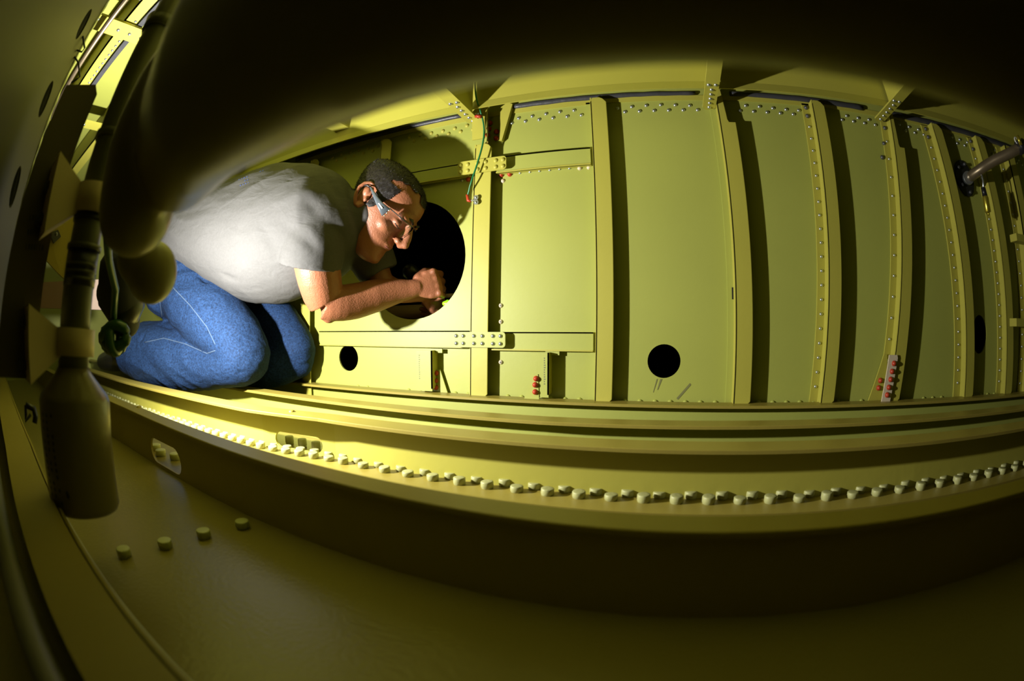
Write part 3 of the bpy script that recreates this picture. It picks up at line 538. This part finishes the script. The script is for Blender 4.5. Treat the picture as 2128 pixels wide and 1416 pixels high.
# green cord coils
gc = MB(); pts = []
for i in range(60):
    a = i * 0.42; pts.append(atR(238 + 26 * math.cos(a) * (0.7 + 0.3 * math.sin(i * .13)), 702 + 30 * math.sin(a) * (0.8 + .2 * math.cos(i * .2)), 0.70 + 0.02 * math.sin(i * 0.3)))
gc.tube(pts, 0.0085, n=8); gc.tube([atR(212, 430, 0.53), atR(222, 480, 0.55), atR(226, 540, 0.6), atR(240, 600, 0.64), atR(236, 660, 0.70)], 0.006, n=8)
gc.build('green_cord', mat('dark_green_cord', (0.012, 0.06, 0.01), 0.35), label='coiled dark green cord hanging between the canister pipe and the jeans', cat='cord')

# ------------------------------------------------------------------ green bonding wire with terminal
r = thing('bonding_wire', 'thin green bonding wire hanging down across the upper splice plate', 'wire', (-0.42, 0.95, 0.3)); O = r.location
wp = [atY(987, 170, .88), atY(990, 205, 0.91), atY(1001, 240, 0.945), atY(1006, 268, 0.95), atY(1003, 300, 0.95), atY(992, 340, 0.95), atY(981, 373, 0.953), atY(973, 402, 0.965), atY(973, 409, 0.968)]
# smooth the path
sp = []
for k in range(len(wp) - 1):
    p0, p1, p2, p3 = wp[max(k - 1, 0)], wp[k], wp[k + 1], wp[min(k + 2, len(wp) - 1)]
    for t in (0, .25, .5, .75): sp.append(0.5 * ((2 * p1) + (p2 - p0) * t + (2 * p0 - 5 * p1 + 4 * p2 - p3) * t * t + (3 * p1 - p0 - 3 * p2 + p3) * t ** 3))
sp.append(wp[-1]); local(MB().tube(sp, 0.0022, n=8), O).build('insulation', GREENW, r)
local(MB().tube([atY(971, 405, .967), atY(973, 417, .967), atY(979, 418, .967)], 0.004, n=10), O).build('red_sleeve', RED, r)
local(MB().box(tuple(atY(978, 419, .967)), tuple(atY(992, 414, .964))), O).build('terminal_lug', STEEL, r)
for p in ((990, 411), (990, 421)):
    c = atY(*p, .967); local(MB().tube([c, c + Vector((0, -0.003, 0))], 0.006, n=16), O).build('washer', STEEL, r); local(MB().ball(c + Vector((0, -0.004, 0)), (0.003, 0.002, 0.003)), O).build('screw', STEEL, r)
c = atY(997, 241, 0.94); local(MB().tube([c + Vector((-.012, 0, .002)), c + Vector((.004, 0, -.003))], 0.0045, n=10), O).build('red_sleeve', RED, r); local(MB().ball(c + Vector((-.008, 0, .008)), (0.006, 0.003, 0.004)), O).build('screw', STEEL, r)

# ------------------------------------------------------------------ right: bent pipe with brass fitting
r = thing('bent_pipe', 'bent brown metal pipe coming out of the wall at the right edge', 'pipe', (0.92, 1.0, 0.4)); O = r.location
pp = [atY(2008, 374, 0.985), atY(2024, 362, 0.93), atY(2046, 346, 0.90), atY(2066, 334, .87), atY(2098, 319, .82), atY(2122, 306, .79), atY(2180, 275, .74)]
local(MB().tube(pp, 0.0145, n=20), O).build('tube', PIPEM, r)
c = atY(2010, 372, 0.97); local(MB().tube([c, atY(2013, 369, 0.955)], 0.018, n=20), O).build('end_ring', STEEL, r)
fl_ = MB().prism([(0.925 + 0.04 * math.cos(a), 0.994, 0.41 + 0.052 * math.sin(a)) for a in np.linspace(0, 6.28, 25)[:-1]], [(0.925 + 0.04 * math.cos(a), 0.999, 0.41 + 0.052 * math.sin(a)) for a in np.linspace(0, 6.28, 25)[:-1]]); local(fl_, O).build('wall_flange', BLACKP, r)
for a in range(5): local(MB().tube([(0.925 + .03 * math.cos(a * 1.25), .985, .41 + .042 * math.sin(a * 1.25)), (0.925 + .03 * math.cos(a * 1.25), .997, .41 + .042 * math.sin(a * 1.25))], 0.005, n=6), O).build('flange_nut', DSTEEL, r)
c = atY(2119, 300, .79); local(MB().tube([atY(2116, 308, .79), atY(2128, 302, .78)], 0.019, n=20), O).build('coupling', BLACKP, r)
cr = MB(); cc = atY(2112, 292, .785); cr.tube([cc + Vector((0.008 * math.cos(a), 0, 0.008 * math.sin(a))) for a in np.linspace(0.8, 5.6, 14)], 0.002, n=6); local(cr, O).build('white_clip_ring', WHITE, r)
local(MB().tube([atY(2114, 282, .77), atY(2122, 302, .77)], 0.006, n=12), O).build('brass_fitting', BRASS, r)
r = thing('inline_valve', 'small brass drain fitting hanging on a thin tube below the bent pipe', 'fitting', tuple(atY(2052, 410, .9))); O = r.location
local(MB().tube([atY(2037, 352, .915), atY(2043, 376, .915), atY(2044, 396, .915)], 0.0035, n=10), O).build('thin_tube', STEEL, r)
local(MB().tube([atY(2043, 390, .915), atY(2047, 408, .915)], [0.008, 0.0095], n=16), O).build('black_boot', BLACKP, r)
local(MB().tube([atY(2047, 408, .915), atY(2048, 412, .915), atY(2053, 440, .915), atY(2054, 443, .915)], [0.0095, 0.011, 0.011, 0.008], n=18), O).build('brass_body', BRASS, r)
local(MB().tube([atY(2053, 441, .915), atY(2055, 448, .915)], 0.004, n=10), O).build('brass_tip', BRASS, r)
# rib cleats at the right picture edge
for k, (y0, y1) in enumerate(((488, 506), (662, 680))):
    p = atY(2100, y0, .96); q_ = atY(2140, y1, .93); MB().box((p[0], .93, q_[2]), (q_[0] + .1, .965, p[2])).build('wall_cleat', YEL, label=('upper', 'lower')[k] + ' pale horizontal cleat at the right picture edge', cat='cleat')
# tubes inside the hole
MB().tube([(-1.3, 1.12, 0.040), (-0.1, 1.12, 0.048)], 0.0215, n=24).build('fuel_tube', TANR, label='thick tan tube running behind the lower edge of the big round hole', cat='tube')
MB().tube([(-0.598, 1.06, 0.0825), (-0.1, 1.075, 0.092)], 0.0052, n=14).build('tan_rod', TANR, label='thin tan rod inside the big round hole beside the hand', cat='rod')
c = atY(928, 631, 1.03); MB().tube([c + Vector((0.02, 0.02, -.004)), c, c + Vector((-0.006, 0, 0.0))], [0.011, 0.010, 0.006], n=16, round_ends=True).build('neon_cap', NEON, label='neon yellow-green cap inside the lower right of the big round hole', cat='cap')
# ------------------------------------------------------------------ the man
def TP(px, py, Y, rpx): p = atY(px, py, Y); return p, rpx * pxm(p)
def limb(mb, pts, n=20, flat=1.0, ends=True, up=(0, 0, 1), ex=2.0, k=1.0):
    P = []; A = []
    for p in pts: c, r = TP(*p[:4]); P.append(c); A.append(r * k)
    B = [a * (p[4] if len(p) > 4 else flat) for a, p in zip(A, pts)]
    # subdivide (catmull-rom)
    Q = []; QA = []; QB = []
    for i in range(len(P) - 1):
        p0, p1, p2, p3 = P[max(i - 1, 0)], P[i], P[i + 1], P[min(i + 2, len(P) - 1)]
        for t in (0, .33, .67):
            Q.append(0.5 * ((2 * p1) + (p2 - p0) * t + (2 * p0 - 5 * p1 + 4 * p2 - p3) * t * t + (3 * p1 - p0 - 3 * p2 + p3) * t ** 3))
            QA.append(A[i] + (A[i + 1] - A[i]) * t); QB.append(B[i] + (B[i + 1] - B[i]) * t)
    Q.append(P[-1]); QA.append(A[-1]); QB.append(B[-1])
    mb.tube(Q, QA, QB, n=n, up=up, round_ends=ends, ex=ex); return mb
TORSO = [(392, 500, .74, 66, 1.15), (425, 490, .75, 78, 1.1), (475, 486, .77, 101, .95), (530, 488, .79, 128, .82), (585, 482, .80, 140, .80), (640, 472, .81, 132, .85), (688, 462, .82, 112, 1.05), (722, 455, .83, 84, 1.1), (742, 450, .84, 55, 1.0)]
NEAR_ARM = [(655, 430, .76, 58), (650, 480, .75, 58), (656, 530, .75, 52), (664, 580, .765, 49), (676, 622, .79, 43), (700, 630, .81, 39), (738, 626, .85, 39), (780, 615, .89, 36), (822, 606, .925, 28), (850, 602, .945, 22), (866, 599, .955, 19)]
FAR_ARM = [(745, 470, .90, 45), (765, 530, .915, 40), (790, 590, .93, 32), (830, 606, .965, 25), (868, 610, .99, 19), (886, 612, 1.01, 16)]
NEAR_LEG = [(372, 590, .72, 60, .95), (405, 622, .725, 72, .9), (445, 664, .73, 70, .9), (480, 702, .74, 66, .9), (503, 737, .745, 60, .95)]
NEAR_SHIN = [(503, 742, .745, 57), (455, 748, .74, 53), (395, 745, .72, 60), (340, 738, .69, 60), (302, 733, .66, 54), (284, 730, .64, 47)]
FAR_LEG = [(440, 600, .88, 60), (520, 640, .91, 60, .85), (580, 690, .925, 56, .8), (612, 735, .93, 50, .8)]
FAR_SHIN = [(612, 740, .93, 47, .8), (560, 760, .89, 45), (480, 765, .87, 44), (400, 760, .85, 42)]
# ---- head frame
HC = atY(790, 438, .875); rh = HC.normalized(); eu = Vector((CM.col[0])) - rh * rh.dot(Vector(CM.col[0])); eu.normalize(); ev = Vector(rh).cross(eu); ev = ev if ev.dot(Vector(CM.col[1])) > 0 else -ev
HU = (eu * 0.70 - ev * 0.714).normalized(); Fp = (eu * 0.714 + ev * 0.70).normalized(); yw = math.radians(30); HF = (Fp * math.cos(yw) - rh * math.sin(yw)).normalized(); HL = HU.cross(HF)  # HL: his left (away from camera is the left side)
HS = 0.97
hp = lambda f, l, u: HC + (HF * f + HL * l + HU * u) * HS
hr = (Vector((0, 0, 0)) - HC).dot(HL); NS = 1 if hr > 0 else -1   # side of the head that faces the camera
head = MB(); prof = [(-.116, .062, .035, .022), (-.108, .080, .012, .036), (-.095, .088, -.004, .046), (-.080, .087, -.018, .052), (-.066, .084, -.030, .056), (-.050, .089, -.045, .060), (-.036, .087, -.058, .064), (-.018, .085, -.072, .069), (0.0, .084, -.085, .0725), (.016, .084, -.094, .0735), (.032, .092, -.100, .075), (.050, .094, -.104, .0765), (.070, .088, -.104, .0765), (.088, .075, -.098, .071), (.102, .055, -.084, .060), (.112, .030, -.062, .044), (.118, .0, -.03, .022)]
rings = []
for u, f, b, w in prof:
    c = (f + b) / 2; a = (f - b) / 2; r_ = []
    for i in range(40):
        t = 2 * math.pi * i / 40; ct, st_ = math.cos(t), math.sin(t); ex = 2.25; ct = math.copysign(abs(ct) ** (2 / ex), ct); st_ = math.copysign(abs(st_) ** (2 / ex), st_)
        ww = w * (1 - 0.10 * max(0, ct) ** 2)
        r_.append(hp(c + a * ct, ww * st_, u))
    rings.append(r_)
head.loft(rings)
def hb(f, l, u, r, n=14): head.ball(hp(f, l, u), r, n, 10, (HF, HL, HU))
# nose
ns = MB(); head.tube([hp(.088, 0, .028), hp(.100, 0, .010), hp(.110, 0, -.006), hp(.116, 0, -.020), hp(.108, 0, -.030)], [.008, .010, .0115, .0120, .009], [.0065, .008, .0095, .0110, .0105], n=16, round_ends=True, up=tuple(HF))
hb(.118, 0, -.022, (.0105, .0105, .0095)); hb(.100, .0125, -.026, (.011, .0075, .008)); hb(.100, -.0125, -.026, (.011, .0075, .008))
# brow, cheeks, lips, chin
for s_ in (1, -1):
    hb(.086, .026 * s_, .026, (.013, .024, .009)); hb(.054, .038 * s_, -.018, (.022, .022, .018))
    hb(.076, .031 * s_, .006, (.013, .015, .0095))
hb(.086, 0, -.0485, (.0085, .022, .0045)); hb(.084, 0, -.0580, (.0085, .019, .005)); hb(.078, 0, -.096, (.013, .022, .013))
# neck
neck = [hp(-.035, 0, -.03), hp(-.045, 0, -.075), atY(765, 462, .855), atY(735, 455, .84), atY(705, 452, .83)]
head.tube(neck, [.058, .058, .060, .066, .074], n=28, up=tuple(HF), round_ends=True)
hm = remeshed(head, 0.0030, 7, 'head', SKIN, 0.6)
# ear (near side), shaped separately, fused by overlap
def ear(side):
    e = MB(); a = [(-.012, .034), (-.024, .034), (-.034, .024), (-.037, .008), (-.032, -.008), (-.024, -.020), (-.014, -.030), (-.006, -.030), (-.002, -.020)]
    sp_ = []; 
    for i in range(len(a) - 1):
        for t in (0, .5): sp_.append((a[i][0] + (a[i + 1][0] - a[i][0]) * t, a[i][1] + (a[i + 1][1] - a[i][1]) * t))
    sp_.append(a[-1]); k = len(sp_)
    e.tube([hp(x - .004, side * (.074 + .013 * math.sin(math.pi * i / (k - 1))), z + .002) for i, (x, z) in enumerate(sp_)], [.0046] * (k - 4) + [.005, .006, .0065, .005], n=10, round_ends=True, up=tuple(HL))
    e.ball(hp(-.020, side * .076, .004), (.017, .004, .026), 16, 10, (HF, HL, HU)); e.ball(hp(-.020, side * .079, .014), (.009, .006, .012), 12, 8, (HF, HL, HU)); e.ball(hp(-.006, side * .079, -.002), (.0045, .006, .007), 10, 8, (HF, HL, HU)); e.ball(hp(-.013, side * .079, -.026), (.010, .005, .009), 12, 8, (HF, HL, HU))
    ce = hp(-.018, side * .074, .002); e.v = [tuple(ce + (Vector(v) - ce) * 0.96) for v in e.v]; return remeshed(e, 0.0016, 3, 'ear', SKINR, 0.5)
ears = [ear(1), ear(-1)]
# ---- body under the clothes, one continuous surface with arms and hands
body = MB(); limb(body, TORSO, flat=1, n=28, k=0.86)
limb(body, NEAR_LEG, k=0.85); limb(body, NEAR_SHIN, k=0.80); limb(body, FAR_LEG, k=0.85); limb(body, FAR_SHIN, k=0.8)
limb(body, [(690, 456, .82, 60, 1), (735, 456, .835, 50, 1)], k=1)
bmesh1 = remeshed(body, 0.0048, 14, 'body', SKIN, 0.5)
# hands: palm + five bent fingers each
def hand(wr, kn, back, side, curl, L=0.088, thumb=True, w=0.04):
    # wr wrist, kn knuckle centre, back: outward normal of the back of the hand, side: towards the index finger
    hmB = MB(); d = (kn - wr).normalized(); s = (side - d * side.dot(d)).normalized(); b = s.cross(d).normalized(); b = b if b.dot(back) > 0 else -b
    hmB.tube([wr - d * 0.03, wr, wr.lerp(kn, .35), wr.lerp(kn, .75), kn], [.017, .020, .030, .037, .036], [.016, .0175, .0175, .017, .015], n=20, up=tuple(s), round_ends=True)
    for i, (o, l, r) in enumerate(((.029, .92, .0093), (.0095, 1.0, .0097), (-.0095, .95, .0092), (-.0275, .78, .0082))):
        p = kn + s * o + b * 0.003; P = [p - d * 0.02, p]; ang = 0; c0 = curl[0] + i * 4
        for seg, (ln, cu) in enumerate(((.040, c0), (.025, curl[1]), (.020, curl[2]))):
            ang += math.radians(cu); dd = d * math.cos(ang) - b * math.sin(ang); q0 = P[-1]; P += [q0 + dd * ln * l * 0.5, q0 + dd * ln * l]
        hmB.tube(P, [r * 1.05, r * 1.12, r, r * 1.06, r * .93, r * .98, r * .86, r * .78], n=12, up=tuple(s), round_ends=True)
        hmB.ball(p + b * 0.004, r * 1.12, 10, 8)
    if thumb:
        t0 = wr.lerp(kn, .25) + s * 0.024 - b * 0.004; P = [t0, t0 + d * .022 + s * .016 - b * .010, t0 + d * .046 + s * .016 - b * .026, t0 + d * .060 + s * .004 - b * .040]
        hmB.tube(P, [.015, .0125, .0108, .0085], n=12, up=tuple(b), round_ends=True)
    return hmB
wr = atY(864, 600, .955); kn = atY(905, 590, .985)
kn = wr + (kn - wr).normalized() * .052
hnd_ = limb(MB(), NEAR_ARM, k=0.94, n=28); c, r_ = TP(684, 655, .80, 17); hnd_.ball(c, r_, 12, 8); q_h = hand(wr, kn, -rh + Vector((0, 0, .55)), Vector((0, 0.25, 1)), (52, 62, 40)); hnd_.add(q_h.v, q_h.f, True)
hnd = remeshed(hnd_, 0.0021, 10, 'hand', SKIN, 0.6)
wr2 = atY(884, 612, 1.008); kn2 = wr2 + (atY(910, 630, 1.05) - wr2).normalized() * .050
hnd2_ = limb(MB(), FAR_ARM, k=0.95, n=24); q_h = hand(wr2, kn2, -rh + Vector((0, 0, -.3)), Vector((0, 0.3, 1)), (45, 55, 40)); hnd2_.add(q_h.v, q_h.f, True)
hnd2 = remeshed(hnd2_, 0.0028, 5, 'hand2', SKIN, 0.5)
bm_all = bmesh.new()
for me_, mi in ((bmesh1, 0), (hm, 0), (hnd, 0), (hnd2, 0), (ears[0], 1), (ears[1], 1)):
    k = len(bm_all.faces); bm_all.from_mesh(me_); bm_all.faces.ensure_lookup_table()
    for f_ in bm_all.faces[k:]: f_.material_index = mi; f_.smooth = True
me = bpy.data.meshes.new('person'); bm_all.to_mesh(me); me.materials.clear(); me.materials.append(SKIN); me.materials.append(SKINR)
PO = atY(400, 600, .75); PO = Vector((PO[0], PO[1], ZT))
me.transform(Matrix.Translation(-PO))
person = link('person', me, None, 'kneeling man in grey t-shirt and blue jeans leaning into the big round hole', 'person', None, None, tuple(PO))
def child(me, name, label=None): me.transform(Matrix.Translation(-PO)); return link(name, me, person, label)
def fold(me, amp, sc, seed=0, stretch=(1, 1, 1), rough=1.0):
    n = len(me.vertices); co = np.empty(n * 3); me.vertices.foreach_get('co', co); co = co.reshape(-1, 3); no = np.empty(n * 3); me.vertices.foreach_get('normal', no); no = no.reshape(-1, 3)
    for i in range(n):
        p = Vector((co[i][0] * stretch[0], co[i][1] * stretch[1], co[i][2] * stretch[2])) * sc + Vector((seed, 0, 0))
        w = noise.noise(p * 0.5) * 1.5; v = 1 - abs(noise.noise(p + Vector((w, w, w)))) * 2.2
        co[i] += no[i] * amp * (v - 0.5)
    me.vertices.foreach_set('co', co.reshape(-1)); me.update(); return me
def creases(me, lst):
    # ridges along 3-D segments: (a, b, width, height)
    n = len(me.vertices); co = np.empty(n * 3); me.vertices.foreach_get('co', co); co = co.reshape(-1, 3); no = np.empty(n * 3); me.vertices.foreach_get('normal', no); no = no.reshape(-1, 3)
    for a, b, wd, ht in lst:
        a = np.array(a); b = np.array(b); ab = b - a; t = np.clip(((co - a) @ ab) / (ab @ ab), 0, 1); dd = np.linalg.norm(co - (a + t[:, None] * ab), axis=1)
        co += no * (ht * np.exp(-(dd / wd) ** 2) * np.sin(np.pi * (0.08 + 0.84 * t)))[:, None]
    me.vertices.foreach_set('co', co.reshape(-1)); me.update(); return me
# ---- shirt: torso + sleeves
sh = MB(); limb(sh, TORSO, n=36)
limb(sh, [(672, 435, .785, 60, 1), (658, 478, .76, 64, 1), (650, 520, .75, 65, 1.02), (645, 553, .753, 67, 1.02)], n=28, ends=False)
limb(sh, [(745, 465, .885, 52), (765, 520, .905, 48), (788, 570, .925, 42)], n=24, ends=False)
limb(sh, [(400, 520, .735, 52, 1.3), (370, 530, .73, 38, 1.6)], n=24, ends=True)
shm = remeshed(sh, 0.0042, 10, 'shirt', SHIRT, 0.6)
V3 = lambda px, py, Y: tuple(atY(px, py, Y))
creases(shm, [(V3(575, 450, .68), V3(700, 550, .70), .013, -.004), (V3(620, 410, .70), V3(705, 470, .69), .013, -.003), (V3(560, 430, .68), V3(660, 395, .70), .02, .005), (V3(545, 445, .68), V3(575, 530, .68), .018, -.006),
              (V3(640, 470, .69), V3(715, 530, .69), .010, .005), (V3(380, 500, .68), V3(470, 560, .68), .010, .007), (V3(375, 520, .68), V3(440, 555, .68), .006, -.007), (V3(395, 515, .68), V3(520, 610, .68), .009, -.005), (V3(660, 360, .75), V3(720, 420, .75), .014, -.008), (V3(420, 480, .68), V3(520, 560, .68), .02, .006)])
fold(shm, 0.0035, 5, 3, (1, 1, 1.6))
shirt = child(shm, 'shirt')
# sleeve hem and collar
def ringband(center, ax1, ax2, r1, r2, rt, n=48):
    return MB().tube([center + ax1 * (r1 * math.cos(a)) + ax2 * (r2 * math.sin(a)) for a in np.linspace(0, 2 * math.pi, n + 1)], rt, n=8, cap=False)
# printed blue marks on the back of the shirt
bk_ = MB()
def marks(px, py, Y, nx_, ny_, s_):
    dg = bpy.context.evaluated_depsgraph_get()
    for i in range(nx_):
        for j in range(ny_):
            if random.random() < 0.8:
                d_ = ray(px + i * 5.5 + j * 1.5, py + j * 6 - i * 1.8); ok, loc, nor, idx = shirt.ray_cast(-PO, d_)
                if ok:
                    t1 = nor.cross(Vector((0, 0, 1))).normalized(); t2 = nor.cross(t1); c_ = loc + nor * 0.0012; a_ = random.uniform(.5, 1.1) * s_; b_ = random.uniform(.5, 1.1) * s_
                    bk_.add([c_ - t1 * a_ - t2 * b_, c_ + t1 * a_ - t2 * b_, c_ + t1 * a_ + t2 * b_, c_ - t1 * a_ + t2 * b_], [(0, 1, 2, 3)])
bpy.context.view_layer.update()
marks(497, 374, .8, 4, 3, .0022); marks(541, 357, .8, 2, 1, .0025); marks(590, 348, .8, 2, 1, .002)
if bk_.v: bk_.build('shirt_print', mat('blue_print', (0.05, 0.10, 0.45), 0.6), person, label='faded blue print on the back of the shirt', kind='stuff')
# ---- jeans
jn = MB(); limb(jn, NEAR_LEG, n=28); limb(jn, NEAR_SHIN, n=28); limb(jn, FAR_LEG, n=24); limb(jn, FAR_SHIN, n=24)
limb(jn, [(350, 618, .70, 40, 1.6), (385, 575, .735, 58, 1.35), (420, 560, .77, 60, 1.3)], n=28)
jnm = remeshed(jn, 0.0044, 8, 'jeans', JEANS, 0.6)
creases(jnm, [(V3(330, 670, .66), V3(430, 690, .69), .012, -.016), (V3(430, 690, .69), V3(500, 775, .70), .008, -.015), (V3(430, 560, .68), V3(480, 640, .70), .012, .009), (V3(390, 570, .68), V3(460, 590, .69), .007, -.009),
              (V3(380, 590, .68), V3(450, 610, .69), .007, .008), (V3(400, 745, .69), V3(470, 800, .72), .008, -.015), (V3(430, 705, .70), V3(470, 730, .70), .005, .006), (V3(300, 690, .6), V3(285, 740, .6), .008, -.008), (V3(440, 690, .7), V3(455, 730, .7), .005, -.006)])
fold(jnm, 0.005, 6, 11, (0.7, 1, 1.8)); fold(jnm, 0.0012, 22, 5)
jeans = child(jnm, 'jeans'); bpy.context.view_layer.update()
def seam(pts, lab=None, w=0.0016, m=SEAMM, name='seam', off=0.0):
    P = []
    for k in range(len(pts) - 1):
        for t in np.linspace(0, 1, 9)[:-1]:
            x = pts[k][0] + (pts[k + 1][0] - pts[k][0]) * t; y = pts[k][1] + (pts[k + 1][1] - pts[k][1]) * t
            ok, loc, nor, idx = jeans.ray_cast(-PO, ray(x, y))
            if ok: P.append(loc - nor * w * 0.35)
    if len(P) > 2:
        o = MB().tube(P, w, n=6).build(name, m, jeans)
seam([(352, 590), (395, 635), (430, 680), (450, 722)]); seam([(300, 712), (340, 703), (385, 715), (430, 735), (450, 728)]); seam([(330, 612), (334, 640), (338, 668)], w=.0016)
# ---- shoes
so = MB(); limb(so, [(285, 732, .655, 26), (262, 738, .67, 26), (235, 748, .69, 20), (215, 752, .70, 14)], n=20)
child(remeshed(so, 0.004, 4, 'shoe', SHOE), 'shoe')
so = MB(); limb(so, [(400, 765, .85, 30), (370, 772, .85, 30), (345, 775, .86, 22)], n=20); child(remeshed(so, 0.005, 3, 'shoe', SHOE), 'shoe')
# ---- hair: cap of skin-tight shell plus short strands
hmn = len(hm.vertices); hv = np.empty(hmn * 3); hm.vertices.foreach_get('co', hv); hv = hv.reshape(-1, 3); hn = np.empty(hmn * 3); hm.vertices.foreach_get('normal', hn); hn = hn.reshape(-1, 3)
def hairmask(p):
    q_ = Vector(p) - HC; f, l, u = q_.dot(HF), q_.dot(HL), q_.dot(HU); w = 0.004 * noise.noise(Vector((f, l, u)) * 60)
    al = abs(l)
    if u > .066: lim = .078 - max(0, al - .012) * 1.2 + (u - .066) * .9 + w * 2; lim = min(lim, .2 if al < .012 else .2)
    elif u > .030: lim = .040 + (u - .030) * 0.15 - 0.0 + w
    elif u > -.012: lim = .014 + (u + .012) * .55 + w
    else: lim = -.038 + w
    if u > .066 and al > .022: lim = min(lim, .046 + (u - .066) * 0.9 + w)
    if u < -.055 + w: return False
    if u < .030 and -.038 < f < -.002 and al > .055: return False   # round the ear
    return f < lim
mask = np.array([hairmask(p) for p in hv])
bmh = bmesh.new(); bmh.from_mesh(hm); bmh.verts.ensure_lookup_table()
bmesh.ops.delete(bmh, geom=[v for v in bmh.verts if not mask[v.index]], context='VERTS')
for v in bmh.verts: v.co += v.normal * (0.0022 + 0.0012 * noise.noise(v.co * 180))
tri = [f for f in bmh.faces]; areas = np.array([f.calc_area() for f in tri]); pr = areas / areas.sum()
sv = []; sf = []
for idx in rng.choice(len(tri), 26000, p=pr):
    f = tri[idx]; ws = rng.random(len(f.verts)); ws /= ws.sum(); p = sum((v.co * float(w_) for v, w_ in zip(f.verts, ws)), Vector((0, 0, 0))); nrm = f.normal
    lean = (HF * .35 - HU * .25) + Vector(rng.normal(0, .38, 3)); dd = (nrm * 0.8 + lean).normalized(); s_ = dd.cross(nrm + Vector(rng.normal(0, .3, 3))).normalized() * 0.00032; L_ = rng.uniform(.0035, .007); k = len(sv)
    b0 = p - nrm * .001; sv += [b0 - s_, b0 + s_, b0 + dd * L_]; sf.append((k, k + 1, k + 2))
hme = bpy.data.meshes.new('hair'); bmh.to_mesh(hme); hme.materials.clear(); hme.materials.append(HAIR); bmh.free()
hair = child(hme, 'hair')
sme = bpy.data.meshes.new('hair_strands'); sme.from_pydata([tuple(v - PO) for v in sv], [], sf); sme.materials.append(HAIR); so_ = link('hair_strands', sme, hair); so_['kind'] = 'stuff'
eb = MB()
for s_ in (1, -1): eb.tube([hp(.101, .010 * s_, .027), hp(.100, .024 * s_, .033), hp(.088, .042 * s_, .028)], [.0025, .0035, .0015], n=8)
me = eb.mesh('eyebrows', HAIR); child(me, 'eyebrow')
lp = MB(); lp.tube([hp(.076, -.026, -.056), hp(.088, -.014, -.0535), hp(.0935, 0, -.0530), hp(.088, .014, -.0535), hp(.076, .026, -.056)], [.0012, .0030, .0034, .0030, .0012], [.0012, .002, .002, .002, .0012], n=10, up=tuple(HU)); child(lp.mesh('lips', LIPM), 'lips', 'dark closed lips')
for s_ in (1, -1):
    ly = MB(); ly.tube([hp(.0905, .019 * s_, .001), hp(.0895, .031 * s_, -.0025), hp(.0795, .044 * s_, .001)], [.0008, .0013, .0008], n=8); child(ly.mesh('eyelashes', HAIR), 'eyelash')
# ---- safety glasses (a thing of its own)
gl = thing('safety_glasses', 'clear safety glasses with grey temples on the man\'s face', 'glasses', tuple(hp(.10, 0, .0))); O = gl.location
for s_ in (1, -1):
    tm = MB(); path = [hp(-.016, .0845 * s_, .026), hp(.010, .0835 * s_, .017), hp(.035, .081 * s_, .010), hp(.060, .077 * s_, .006)]; tm.tube(path, [.0022, .0045, .0075, .0125], [.0016, .0016, .0018, .002], n=12, up=tuple(HU)); local(tm, O).build('temple', TEMPLE, gl)
    hk = MB(); hk.tube([hp(-.016, .0845 * s_, .026), hp(-.030, .082 * s_, .024), hp(-.046, .078 * s_, .010)], [.0022, .0025, .002], n=8); local(hk, O).build('ear_hook', BLACKP, gl)
    lg = MB(); c_ = hp(.040, .0832 * s_, .0095); lg.add([c_ + (HF * a_ + HU * b_) for a_, b_ in ((-.010, -.0005), (.008, -.004), (.008, -.001), (-.010, .002))], [(0, 1, 2, 3)]); local(lg, O).build('temple_mark', WHITE, gl)
    sc_ = MB()
    for q_ in (-.008, 0, .008): sc_.ball(hp(.063, .0785 * s_, .006 + q_), .0019, 8, 6)
    local(sc_, O).build('hinge_studs', STEEL, gl)
    ln = MB(); rows = []
    for j in range(7):
        u_ = .022 - j * .0065; row = []
        for i in range(13):
            t = i / 12; ang = t * 1.25; row.append(hp(.108 - .046 * (t ** 2.2) - .004 * abs(j - 3) / 3, s_ * (.004 + .073 * t), u_ * (1 - .15 * t) + (.004 if t < .15 and j > 4 else 0)))
        rows.append(row)
    V_ = [p for r_ in rows for p in r_]; F_q = [(j * 13 + i, j * 13 + i + 1, (j + 1) * 13 + i + 1, (j + 1) * 13 + i) for j in range(6) for i in range(12)]
    n_ = len(V_); V2 = [p + HF * .0016 for p in V_]; edge = []
    ln.add(V_ + V2, F_q + [tuple(n_ + q for q in reversed(f)) for f in F_q], True); local(ln, O).build('lens', LENS, gl)
    br = MB().tube(rows[0], .0013, n=6); local(br, O).build('brow_bar', TEMPLE, gl)
# ---- what he holds
tool = thing('hand_tool', 'dark tool with olive edges held in the man\'s hands inside the hole', 'tool', tuple(atY(868, 580, 1.03))); O = tool.location
a_, b_ = atY(853, 566, 1.0), atY(905, 604, 1.07); local(MB().tube([a_, a_.lerp(b_, .3), b_], [.022, .019, .014], n=16, round_ends=True), O).build('grip', BLACKP, tool)
local(MB().tube([a_ + Vector((0, -.012, .016)), b_ + Vector((0, -.010, .012))], .003, n=8), O).build('edge_trim', OLIVE, tool)
